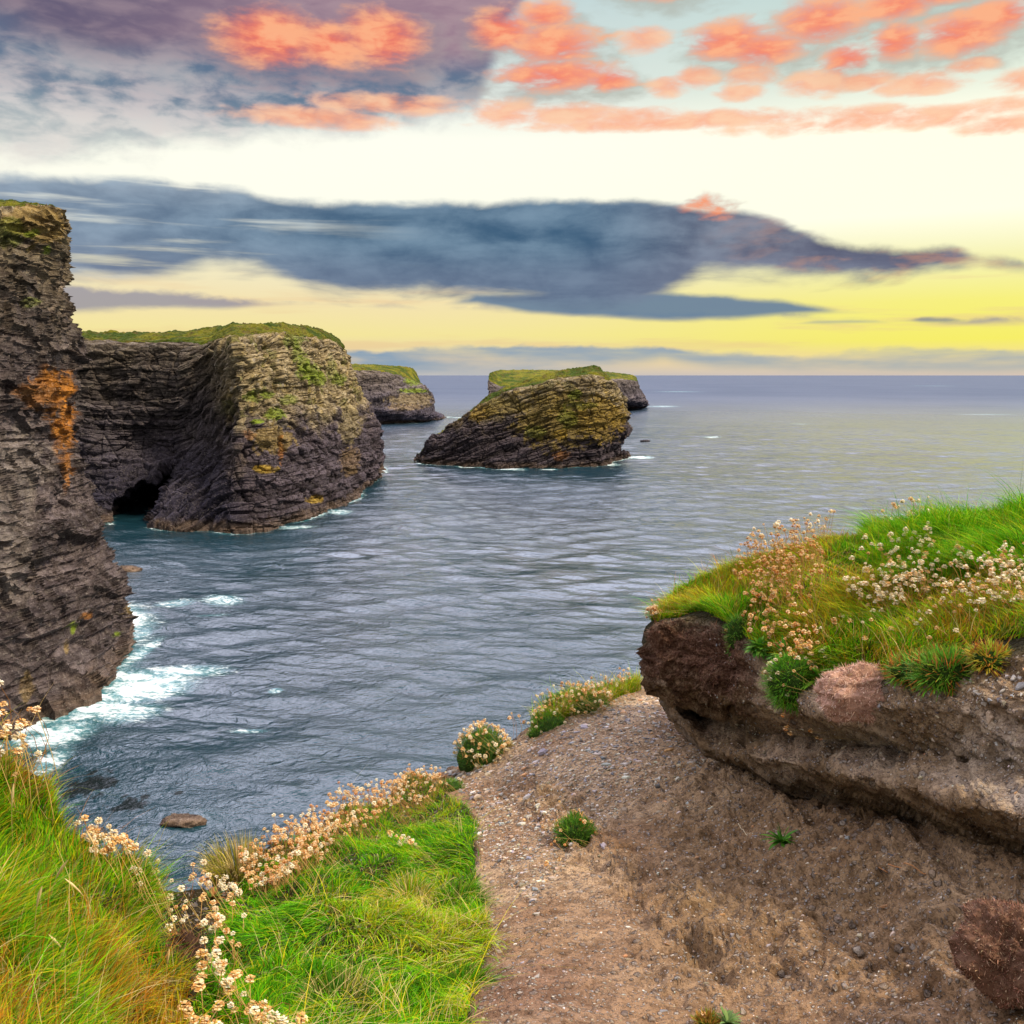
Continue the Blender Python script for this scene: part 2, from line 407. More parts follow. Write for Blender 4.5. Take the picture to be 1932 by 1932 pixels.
# ------------------------------------------------------------------ cliffs and stacks
WATERLINE = []
def ridge(stations, nu, nv, weights=None):
    """stations: equal-length lists of (px, py, y) from the waterline up to the crest; y None = on the water. Returns a smooth grid."""
    S = []
    for st in stations:
        row = []
        for px, py, y in st:
            row.append(at(px, py, sea_y(py) if y is None else y))
        S.append(row)
    S = np.array(S)                                          # (K, M, 3)
    L0 = np.concatenate([[0], np.cumsum(np.linalg.norm(np.diff(S.mean(1), axis=0), axis=1) + 0.3)])
    G = pchip(L0, S, np.linspace(0, L0[-1], nu))             # (nu, M, 3)
    Lv = np.concatenate([[0], np.cumsum(np.linalg.norm(np.diff(S.mean(0), axis=0), axis=1) + 0.05)])
    G = pchip(Lv, G.transpose(1, 0, 2), np.linspace(0, Lv[-1], nv))   # (nv, nu, 3)
    RID['Lv'] = Lv / Lv[-1]; RID['nv'] = nv
    return G
RID = {}
def caprow(i):
    return int(round(np.interp(i, np.arange(len(RID['Lv'])), RID['Lv']) * (RID['nv'] - 1)))

def cliff_disp(G, strata, th, amp_s, amp_b, amp_l, seed, blk=(3.5, 3.5, 1.6)):
    """push a smooth rock grid out and in: big lumps, bedding ledges, joint blocks"""
    N = gnormals(G)
    if (N[..., 1].mean()) > 0: N = -N
    P = G
    s = strata(P) + 0.22 * th * fbm(P / (th * 11), 3, seed)
    lay = s / th
    k = np.floor(lay); f = lay - k
    z0 = np.zeros_like(k)
    r = _h(k.astype(np.int64), z0.astype(np.int64), z0.astype(np.int64), seed + 5)
    r1 = _h(k.astype(np.int64) + 1, z0.astype(np.int64), z0.astype(np.int64), seed + 5)
    big = _h(np.floor(lay / 4).astype(np.int64), z0.astype(np.int64), z0.astype(np.int64), seed + 9)
    led = (r + (r1 - r) * sst(0.8, 1.0, f)) + 0.8 * big
    slot = -np.exp(-((f - 0.97) / 0.07) ** 2) * 0.5
    Q = np.stack([P[..., 0] / blk[0], P[..., 1] / blk[1], s / blk[2]], -1)
    cid, ce = cells(Q, seed + 30)
    cid2, ce2 = cells(Q * 0.37, seed + 40)
    jid, je = cells(np.stack([P[..., 0] / (blk[0] * 0.8), P[..., 1] / (blk[1] * 0.8), s / (blk[2] * 5)], -1), seed + 80)
    lump = fbm(P / (th * 11), 4, seed + 50)
    fade = 0.35 + 0.65 * sst(-0.2, 0.35, fbm(P / (th * 9), 3, seed + 70))
    d = amp_l * lump + amp_s * fade * (led - 0.9 + slot) + amp_b * ((cid - 0.5) + 1.3 * (cid2 - 0.5) - 0.22 * np.exp(-ce / 0.05) - 0.45 * np.exp(-ce2 / 0.045) + 0.9 * (jid - 0.5) - 0.45 * np.exp(-je / 0.035))
    d = d + 0.12 * amp_b * fbm(P / (th * 0.6), 3, seed + 60)
    return N, d, s, r, cid, lump

def lerp(a, b, t): return a + (b - a) * t[..., None]
def C3(*c): return np.array(c, float)

def finish_cliff(name, label, cat, G, cap_rows, colour, disp, group=None, back=60.0, cap_label=None):
    """G rows: 0 = waterline ... nv-1 = crest. rows >= cap_rows are turf. Adds a foot below the water and a back slope."""
    N, d, s, r, cid, lump = disp
    nv, nu = G.shape[:2]
    vv = np.linspace(0, 1, nv)[:, None]
    kfade = np.ones((nv, nu)); kfade *= 1 - 0.6 * sst(cap_rows - 0.09 * nv, cap_rows, np.arange(nv, dtype=float))[:, None]; kfade[cap_rows:] *= np.linspace(0.9, 0.15, nv - cap_rows)[:, None]
    P = G + N * (d * kfade)[..., None]
    root = empty(name, tuple(G[0, nu // 2]))
    tag(root, label, cat, group)
    inv = np.array(root.location)
    # foot under water
    foot = P[:1] + np.array([0, 0, -4.0]); foot = foot * np.array([1, 1, 1.0])
    Pr = np.concatenate([foot, P[:cap_rows + 1]], 0) - inv
    c = colour(P[:cap_rows + 1], N[:cap_rows + 1], s[:cap_rows + 1], r[:cap_rows + 1], cid[:cap_rows + 1])
    c = np.concatenate([c[:1], c], 0)
    rock = link('rock_face', mesh_np('rock_face', Pr, gridq(nu, cap_rows + 2), smooth=False, col=np.clip(c, 0.004, 1), attrs={'bed': np.concatenate([s[:1], s[:cap_rows + 1]], 0)}), M_ROCK, root)
    # turf and the far slope behind it
    T = P[cap_rows:].copy()
    ym = T[-1, :, 1].max(); kk = back / ym; xm = T[-1, :, 0].mean() * ym / T[-1, :, 1].mean()
    TT = T[-1:] * (ym / T[-1:, :, 1:2]) * np.array([1, 1, 0]) + T[-1:] * np.array([0, 0, 1])
    far = TT * (1 + 0.5 * kk); far[..., 2] = T[-1:, :, 2] - 1.5 - 0.03 * back; far[..., 0] += (xm * (1 + 0.5 * kk) - far[..., 0]) * 0.12
    far2 = TT * (1 + kk); far2[..., 0] = xm * (1 + kk) + (far2[..., 0] - xm * (1 + kk)) * 0.05; far2[..., 2] = SEA - 4
    e = np.linspace(0, 1, nv - cap_rows)[:, None]
    T[..., 2] += (0.7 * fbm(T / 2.6, 4, 91) + 0.5 * np.abs(vn(T / 1.1, 92))) * np.minimum(1, 0.3 + e)
    T2 = np.concatenate([T, far, far2], 0)
    g1, g2, g3 = C3(0.06, 0.095, 0.008), C3(0.2, 0.19, 0.014), C3(0.13, 0.09, 0.025)
    t = fbm(T2 / 6.0, 4, 95); t2 = fbm(T2 / 2.0, 4, 96)
    gc = lerp(lerp(g1 + 0 * T2, g2, sst(-0.3, 0.35, t)), g3, 0.7 * sst(0.05, 0.4, t2))
    cap = link('grass_top', mesh_np('grass_top', T2 - inv, gridq(nu, T2.shape[0]), col=gc), M_TURF, root)
    wl = P[0]; WATERLINE.append((name, wl.reshape(-1, 3)))
    return root

def rock_colour(seed, warm_from, warm_to, lichen=0.3, green=0.0, dark=None, patches=(), tint=(1, 1, 1), gain=1.0):
    """albedo of bedded shale: dark purple-grey low down, warm lichened grey above, growths where they grow"""
    def f(P, N, s, r, cid):
        z = P[..., 2]
        a = C3(0.105, 0.094, 0.106) * C3(*tint); b = C3(0.34, 0.27, 0.145)
        n = fbm(P / 5.0, 4, seed); n2 = fbm(P / 1.6, 3, seed + 3)
        w = sst(warm_from, warm_to, z + 7 * n)
        c = lerp(a + 0 * P, b, w)
        c = c * (0.55 + 0.75 * r + 0.35 * (cid - 0.5))[..., None]
        ly = sst(0.12, 0.42, fbm(P / 3.2, 4, seed + 11) + 0.25 * n2) * lichen * sst(warm_from - 4, warm_to, z)
        c = lerp(c, C3(0.38, 0.27, 0.045), ly)
        pale = sst(0.3, 0.5, fbm(P / 1.1, 3, seed + 21)) * 0.65 * w
        c = lerp(c, C3(0.52, 0.46, 0.34), pale)
        if green:
            up = sst(0.25, 0.6, np.abs(N[..., 2])) * 0.5
            gr = sst(0.2, 0.36, fbm(P / 4.0, 4, seed + 31) + 0.2 * n2 + up * 0.3 - 0.05) * green * sst(warm_from, warm_to + 2, z)
            c = lerp(c, C3(0.17, 0.2, 0.02), gr)
        tide = 1 - sst(SEA + 0.8, SEA + 2.6, z + 1.2 * n2)
        c = lerp(c, C3(0.17, 0.12, 0.085), 0.75 * tide)
        for (px, py, rx, ry, colr, k, y0) in patches:
            q = at(px, py, y0); yy = P[..., 1] * CP - P[..., 2] * SP
            ix = P[..., 0] / yy * F + 966; iy = 966 - F * (P[..., 2] * CP + P[..., 1] * SP) / yy
            dd = 1 - ((ix - px) / rx) ** 2 - ((iy - py) / ry) ** 2
            c = lerp(c, C3(*colr), k * sst(-0.1, 0.5, dd + 1.1 * fbm(P / 1.5, 4, seed + 41) + 0.5 * (cid - 0.5)))
        return c * gain
    return f

ORANGE, LICH, GREEN = (0.5, 0.2, 0.03), (0.45, 0.3, 0.04), (0.2, 0.27, 0.02)

# --- near cliff on the left
def W(px, py): return (px, py, None)
near = [
    [W(-420, 1560), (-430, 1330, 63), (-420, 1050, 68), (-420, 780, 74), (-420, 560, 80), (-420, 330, 86), (-430, 322, 95), (-440, 316, 112)],
    [W(-160, 1455), (-170, 1270, 72), (-160, 1030, 77), (-160, 800, 82), (-160, 600, 87), (-160, 388, 92), (-165, 372, 99), (-170, 364, 114)],
    [W(0, 1392), (-10, 1230, 78), (0, 1030, 83), (0, 800, 89), (0, 600, 93), (0, 408, 97), (-5, 393, 102), (-10, 385, 116)],
    [W(70, 1362), (60, 1220, 82), (60, 1030, 88), (55, 800, 95), (62, 600, 98), (70, 410, 101), (62, 396, 105), (55, 390, 117)],
    [W(135, 1340), (120, 1210, 86), (110, 1030, 93), (95, 820, 100), (98, 620, 103), (102, 415, 104), (95, 400, 107), (85, 393, 118)],
    [W(205, 1296), (185, 1190, 91), (150, 1030, 97), (122, 840, 105), (114, 640, 107), (116, 425, 107), (110, 405, 109), (100, 395, 119)],
    [W(244, 1215), (218, 1150, 98), (186, 1030, 102), (140, 860, 109), (126, 640, 111), (121, 440, 110), (117, 412, 111), (108, 397, 120)],
    [W(230, 1150), (205, 1090, 108), (176, 1000, 110), (132, 850, 115), (118, 640, 117), (113, 440, 116), (110, 412, 116), (104, 398, 122)],
    [W(150, 1080), (140, 1040, 122), (120, 980, 122), (90, 850, 125), (80, 640, 126), (78, 440, 126), (76, 412, 126), (74, 398, 127)],
]
G = ridge(near, 420, 620)
dsp = cliff_disp(G, lambda P: P[..., 2] + 0.06 * P[..., 0] + 0.05 * P[..., 1], 1.0, 0.7, 1.0, 1.3, 11, (3.0, 3.4, 1.5))
pt_n = [(98, 735, 48, 42, ORANGE, 0.95, 104), (120, 800, 26, 60, ORANGE, 0.9, 106), (70, 745, 40, 30, (0.36, 0.17, 0.06), 0.8, 100), (125, 880, 10, 40, ORANGE, 0.7, 106), (162, 1162, 13, 6, ORANGE, 0.7, 95),
        (70, 420, 70, 45, (0.36, 0.25, 0.08), 0.8, 100), (20, 440, 40, 30, GREEN, 0.5, 98), (60, 440, 14, 10, GREEN, 0.8, 98), (88, 470, 10, 10, GREEN, 0.8, 98), (55, 570, 18, 10, GREEN, 0.5, 98),
        (138, 1185, 6, 16, GREEN, 0.9, 90), (222, 1196, 8, 6, GREEN, 0.9, 98), (50, 1300, 12, 40, LICH, 0.3, 82), (125, 1220, 5, 16, LICH, 0.4, 88), (245, 1150, 10, 16, LICH, 0.35, 100),
        (10, 1020, 60, 140, (0.26, 0.22, 0.185), 0.7, 85), (40, 870, 60, 70, (0.27, 0.23, 0.195), 0.7, 95)]
finish_cliff('sea_cliff', 'tall dark layered cliff with orange lichen rising beside the white surf', 'cliff', G, caprow(5.7),
             rock_colour(3, -2, 30, 0.16, 0.1, patches=pt_n, tint=(1.4, 1.25, 1.05), gain=1.0), dsp, back=40)

# --- main headland with the cave
hd = [
    [W(-60, 975), (-60, 900, 198), (-60, 820, 203), (-60, 740, 207), (-60, 655, 210), (-60, 640, 216), (-60, 630, 228)],
    [W(120, 983), (120, 900, 198), (120, 820, 203), (120, 740, 207), (120, 660, 210), (120, 642, 216), (120, 627, 232)],
    [W(200, 988), (200, 905, 197), (200, 820, 203), (200, 740, 207), (200, 660, 210), (200, 642, 216), (200, 627, 234)],
    [W(255, 992), (265, 905, 196), (280, 820, 203), (290, 740, 207), (300, 660, 210), (300, 645, 215), (300, 627, 236)],
    [W(300, 996), (330, 905, 194), (362, 820, 202), (385, 740, 205), (385, 665, 207), (385, 645, 212), (385, 620, 238)],
    [W(360, 1002), (385, 905, 186), (410, 820, 193), (420, 740, 196), (418, 655, 198), (415, 638, 206), (412, 616, 236)],
    [W(428, 1005), (436, 905, 180), (452, 820, 184), (455, 740, 187), (442, 648, 190), (440, 630, 200), (440, 612, 232)],
    [W(500, 1001), (500, 905, 184), (502, 820, 190), (500, 740, 196), (490, 645, 202), (490, 630, 212), (490, 611, 244)],
    [W(565, 985), (562, 905, 196), (562, 820, 205), (555, 740, 214), (545, 645, 222), (545, 632, 232), (540, 612, 262)],
    [W(630, 962), (622, 900, 216), (618, 820, 226), (608, 740, 238), (595, 650, 248), (592, 636, 258), (585, 616, 282)],
    [W(678, 938), (672, 890, 236), (664, 820, 246), (646, 740, 258), (625, 658, 268), (620, 640, 276), (612, 625, 296)],
    [W(712, 908), (714, 870, 258), (706, 810, 264), (674, 740, 276), (648, 672, 284), (642, 652, 288), (634, 636, 306)],
    [W(722, 888), (721, 860, 278), (715, 812, 282), (680, 745, 294), (656, 685, 300), (650, 664, 304), (642, 645, 316)],
    [W(700, 862), (700, 845, 308), (696, 812, 308), (672, 760, 314), (652, 700, 318), (648, 676, 320), (640, 655, 322)],
]
def between(a, b, t):
    f = lambda p: p[2] if p[2] is not None else sea_y(p[1])
    return [((p[0] + (q[0] - p[0]) * t), (p[1] + (q[1] - p[1]) * t), (f(p) + (f(q) - f(p)) * t) if p[2] is not None else None) for p, q in zip(a, b)]
hd = hd[:6] + [between(hd[5], hd[6], 0.4), between(hd[5], hd[6], 0.86), hd[6], between(hd[6], hd[7], 0.16), between(hd[6], hd[7], 0.6)] + hd[7:]
G = ridge(hd, 900, 470)
# the sea cave: rock eaten away along the bedding at the foot of the cove
yy = G[..., 1] * CP - G[..., 2] * SP; ix = G[..., 0] / yy * F + 966; iy = 966 - F * (G[..., 2] * CP + G[..., 1] * SP) / yy
roof = 945 - (ix - 212) * 0.62 + 9 * vn(np.stack([ix / 22, iy / 22, 0 * ix], -1), 4)
wall_r = 345 - (iy - 870) * 0.42
cave = sst(0, 26, iy - roof) * sst(0, 22, wall_r - ix) * sst(0, 30, ix - 205)
G = G * (1 + 0.22 * cave)[..., None]
alcove = np.exp(-((ix - 290) / 75) ** 2 - ((iy - 850) / 60) ** 2)
G = G * (1 + 0.035 * alcove)[..., None]
def hd_strata(P):
    yy = P[..., 1] * CP - P[..., 2] * SP; ix = P[..., 0] / yy * F + 966
    x0 = -83 + (P[..., 2] + 30) * 0.22
    t = np.clip((P[..., 0] - x0) / 24, 0, 1); ramp_ = 24 * (t - np.sin(t * 2 * np.pi) / (2 * np.pi) * 0.5)
    return P[..., 2] + 0.04 * P[..., 0] - 0.95 * ramp_
dsp = cliff_disp(G, hd_strata, 1.15, 0.9, 1.15, 2.4, 23, (4.5, 4.5, 1.5))
pt_h = [(585, 700, 22, 18, GREEN, 0.8, 230), (570, 690, 14, 26, GREEN, 0.7, 230), (600, 715, 20, 14, GREEN, 0.8, 230), (520, 780, 22, 12, GREEN, 0.85, 200), (505, 745, 16, 8, GREEN, 0.8, 200), (545, 755, 20, 10, GREEN, 0.6, 200),
        (475, 750, 18, 12, GREEN, 0.6, 190), (482, 795, 16, 5, GREEN, 0.9, 190), (640, 715, 14, 12, GREEN, 0.7, 250), (555, 640, 20, 20, GREEN, 0.6, 220), (560, 665, 10, 25, GREEN, 0.6, 220), (625, 700, 12, 30, GREEN, 0.4, 250),
        (500, 885, 28, 8, LICH, 0.85, 190), (515, 830, 45, 28, (0.34, 0.24, 0.07), 0.7, 190), (530, 850, 6, 28, ORANGE, 0.6, 195), (470, 820, 15, 12, (0.4, 0.2, 0.08), 0.5, 185), (595, 942, 18, 8, LICH, 0.8, 215), (660, 800, 22, 40, (0.36, 0.29, 0.13), 0.6, 260),
        (242, 715, 6, 22, (0.42, 0.1, 0.04), 0.8, 207), (420, 700, 26, 40, (0.22, 0.18, 0.13), 0.6, 198), (440, 860, 26, 40, (0.26, 0.2, 0.15), 0.5, 183), (660, 870, 20, 30, (0.34, 0.22, 0.08), 0.4, 250)]
rc_shaded = rock_colour(5, -30, 60, 0.05, 0.0, tint=(0.5, 0.5, 0.66))  # cove wall: shade painted into the rock colour as a dark bluish tint
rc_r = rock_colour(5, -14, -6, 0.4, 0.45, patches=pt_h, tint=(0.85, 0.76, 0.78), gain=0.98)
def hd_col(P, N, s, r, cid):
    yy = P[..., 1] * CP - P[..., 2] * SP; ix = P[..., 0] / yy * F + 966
    return lerp(rc_shaded(P, N, s, r, cid), rc_r(P, N, s, r, cid), sst(385, 450, ix + 4 * (P[..., 2] + 5) * 0.4))
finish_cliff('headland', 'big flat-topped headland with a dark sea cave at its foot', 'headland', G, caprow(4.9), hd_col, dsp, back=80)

# --- far headland beyond it
fh = [
    [W(480, 803), (480, 770, 560), (480, 735, 565), (480, 705, 570), (480, 694, 585), (480, 686, 640)],
    [W(640, 800), (640, 770, 575), (640, 735, 580), (640, 705, 585), (640, 696, 600), (640, 687, 650)],
    [W(690, 800), (690, 775, 575), (690, 740, 590), (700, 706, 600), (700, 698, 615), (700, 688, 660)],
    [W(725, 799), (728, 778, 570), (735, 745, 585), (735, 712, 600), (735, 700, 625), (735, 690, 665)],
    [W(770, 797), (765, 780, 580), (765, 750, 592), (768, 736, 605), (765, 708, 640), (763, 692, 670)],
    [W(800, 795), (795, 780, 590), (792, 755, 602), (795, 738, 615), (783, 716, 655), (778, 695, 680)],
    [W(826, 792), (816, 780, 605), (815, 758, 615), (812, 742, 630), (795, 724, 670), (786, 704, 690)],
    [W(842, 789), (820, 778, 640), (818, 760, 645), (815, 745, 655), (798, 730, 690), (788, 712, 700)],
    [W(838, 786), (814, 775, 690), (812, 762, 700), (808, 750, 700), (792, 735, 705), (784, 720, 706)],
]
G = ridge(fh, 420, 220)
dsp = cliff_disp(G, lambda P: P[..., 2] - 0.12 * P[..., 0], 1.9, 1.6, 1.2, 3.0, 37, (5, 5, 2.4))
pt_f = [(775, 755, 45, 14, (0.26, 0.2, 0.1), 0.8, 600), (780, 737, 30, 5, GREEN, 0.9, 600), (778, 718, 16, 9, GREEN, 0.9, 640), (765, 768, 40, 6, (0.34, 0.25, 0.14), 0.6, 600)]
rc_f = rock_colour(7, -40, 60, 0.0, 0.0, patches=pt_f, tint=(0.8, 0.8, 1.05))
finish_cliff('headland', 'small distant headland with a stepped point, behind the cave headland', 'headland', G, caprow(3.8), rc_f, dsp, back=150)

# --- the sea stack
def mid(px, pyw, pyt, f): return pyw + (pyt - pyw) * f
st = [
    [W(781, 869), (782, 868, 322), (783, 866, 324), (784, 864, 326), (785, 862, 328), (786, 861, 330), (787, 860, 332)],
    [W(796, 876), (797, 862, 318), (800, 850, 322), (806, 840, 326), (812, 830, 329), (815, 828, 331), (818, 826, 334)],
    [W(850, 880), (850, 855, 312), (850, 830, 317), (855, 810, 321), (865, 792, 325), (868, 790, 329), (872, 788, 334)],
    [W(925, 883), (922, 850, 308), (920, 815, 313), (922, 785, 317), (928, 752, 322), (930, 746, 328), (935, 739, 336)],
    [W(1000, 884), (998, 850, 306), (996, 812, 311), (996, 775, 315), (1000, 735, 319), (1003, 724, 328), (1005, 715, 338)],
    [W(1065, 884), (1065, 850, 306), (1065, 810, 309), (1065, 768, 312), (1065, 722, 316), (1065, 708, 326), (1065, 698, 338)],
    [W(1115, 881), (1115, 848, 308), (1120, 815, 307), (1120, 765, 311), (1112, 715, 316), (1112, 700, 326), (1112, 691, 338)],
    [W(1155, 873), (1148, 845, 316), (1158, 815, 311), (1158, 770, 315), (1142, 722, 320), (1136, 708, 330), (1130, 694, 338)],
    [W(1178, 866), (1166, 845, 325), (1178, 812, 322), (1178, 775, 324), (1158, 732, 328), (1146, 716, 334), (1138, 704, 340)],
    [W(1187, 861), (1169, 842, 336), (1184, 808, 336), (1183, 775, 337), (1166, 738, 339), (1154, 722, 341), (1146, 712, 343)],
    [W(1170, 855), (1164, 840, 352), (1176, 808, 352), (1175, 778, 352), (1160, 745, 350), (1150, 728, 348), (1143, 718, 346)],
]
G = ridge(st, 620, 360)
def st_strata(P):
    x = P[..., 0]
    return P[..., 2] - 0.36 * np.minimum(x - 20, 0) * 0.9 - 0.10 * np.maximum(x - 20, 0) - 0.10 * np.maximum(x - 34, 0) + 0.2 * P[..., 2] * 0
dsp = cliff_disp(G, st_strata, 1.1, 1.5, 1.25, 2.4, 51, (5, 5, 1.2))
pt_s = [(905, 775, 30, 22, LICH, 0.6, 315), (950, 765, 40, 20, (0.36, 0.28, 0.08), 0.6, 315), (1060, 790, 90, 60, (0.37, 0.27, 0.06), 0.65, 312), (1130, 790, 50, 50, (0.38, 0.26, 0.05), 0.7, 312), (1060, 860 - 0, 20, 10, ORANGE, 0.4, 308),
        (1085, 745, 14, 10, GREEN, 0.7, 314), (1070, 790, 20, 20, GREEN, 0.5, 312), (1010, 815, 22, 14, GREEN, 0.4, 311), (1095, 765, 40, 8, GREEN, 0.4, 312), (1060, 820, 16, 12, LICH, 0.7, 309), (1165, 790, 18, 30, LICH, 0.5, 320)]
finish_cliff('sea_stack', 'lone wedge-shaped sea stack with yellow lichen standing out in the water', 'sea stack', G, caprow(4.5),
             rock_colour(9, -20, -9, 0.5, 0.25, patches=pt_s, tint=(0.8, 0.72, 0.74), gain=0.8), dsp, back=30)

# --- low island behind the stack
isl = [
    [W(915, 776), (918, 760, 742), (920, 745, 744), (921, 720, 746), (922, 710, 750), (924, 704, 756)],
    [W(945, 777), (945, 765, 745), (945, 752, 748), (945, 735, 752), (945, 715, 775), (945, 698, 815)],
    [W(1010, 777), (1010, 765, 745), (1010, 752, 748), (1010, 738, 752), (1010, 716, 780), (1010, 698, 830)],
    [W(1110, 775), (1110, 760, 750), (1110, 745, 756), (1110, 725, 762), (1110, 712, 785), (1110, 699, 835)],
    [W(1165, 772), (1165, 755, 765), (1165, 740, 768), (1163, 718, 772), (1160, 710, 795), (1158, 703, 830)],
    [W(1205, 769), (1203, 755, 785), (1200, 738, 788), (1196, 720, 792), (1193, 714, 808), (1190, 707, 835)],
    [W(1219, 766), (1216, 753, 812), (1211, 736, 816), (1206, 722, 820), (1203, 716, 826), (1200, 711, 838)],
    [W(1212, 763), (1210, 750, 850), (1205, 735, 850), (1200, 724, 848), (1198, 719, 845), (1196, 714, 842)],
]
G = ridge(isl, 380, 170)
dsp = cliff_disp(G, lambda P: P[..., 2] - 0.05 * P[..., 0], 2.2, 1.6, 1.4, 2.5, 77, (6, 6, 2.6))
finish_cliff('island', 'distant grass-topped island half hidden behind the lone sea stack', 'island', G, caprow(3.3),
             rock_colour(13, -40, 60, 0.0, 0.0, tint=(0.85, 0.85, 1.05)), dsp, back=60)

# rocks awash
def lump(name, label, cat, loc, size, colr, seed, mat, rough=0.35, sub=5, parent=None):
    import bmesh
    bm = bmesh.new(); bmesh.ops.create_icosphere(bm, subdivisions=sub, radius=1.0)
    V = np.array([v.co[:] for v in bm.verts]); T = np.array([[v.index for v in f.verts] for f in bm.faces]); bm.free()
    cid, ce = cells(V * 1.6, seed)
    r = 1 + rough * fbm(V * 1.3, 4, seed) + 0.25 * rough * (cid - 0.5) + 0.35 * rough * fbm(V * 5, 3, seed + 9)
    V = V * r[:, None] * np.array(size)
    cc = np.array(colr) * (0.7 + 0.6 * (fbm(V * 2.5 / max(size), 4, seed + 3)[:, None] * 0.5 + 0.5))
    o = link(name, mesh_np(name, V, None, T, smooth=True, col=cc), mat, parent); o.location = loc
    if cat: tag(o, label, cat)
    return o
for lab, px, py, sz, sd in (('small brown rock awash in the dark water off the cliff foot', 240, 1076, (2.0, 1.6, 0.75), 3), ('flat tan rock just breaking the water below the grassy edge', 345, 1550, (1.7, 1.0, 0.5), 5),
                            ('tiny dark rock breaking the open sea beyond the stack', 1218, 833, (2.2, 2.0, 0.8), 8)):
    y = sea_y(py); p = at(px, py, y)
    lump('rock', lab, 'rock', (p[0], p[1], SEA - 0.05), sz, (0.2, 0.14, 0.1) if sd != 8 else (0.06, 0.055, 0.06), sd, M_ROCK, 0.5, 4)
    WATERLINE.append(('rock', np.array([[p[0], p[1], SEA]])))

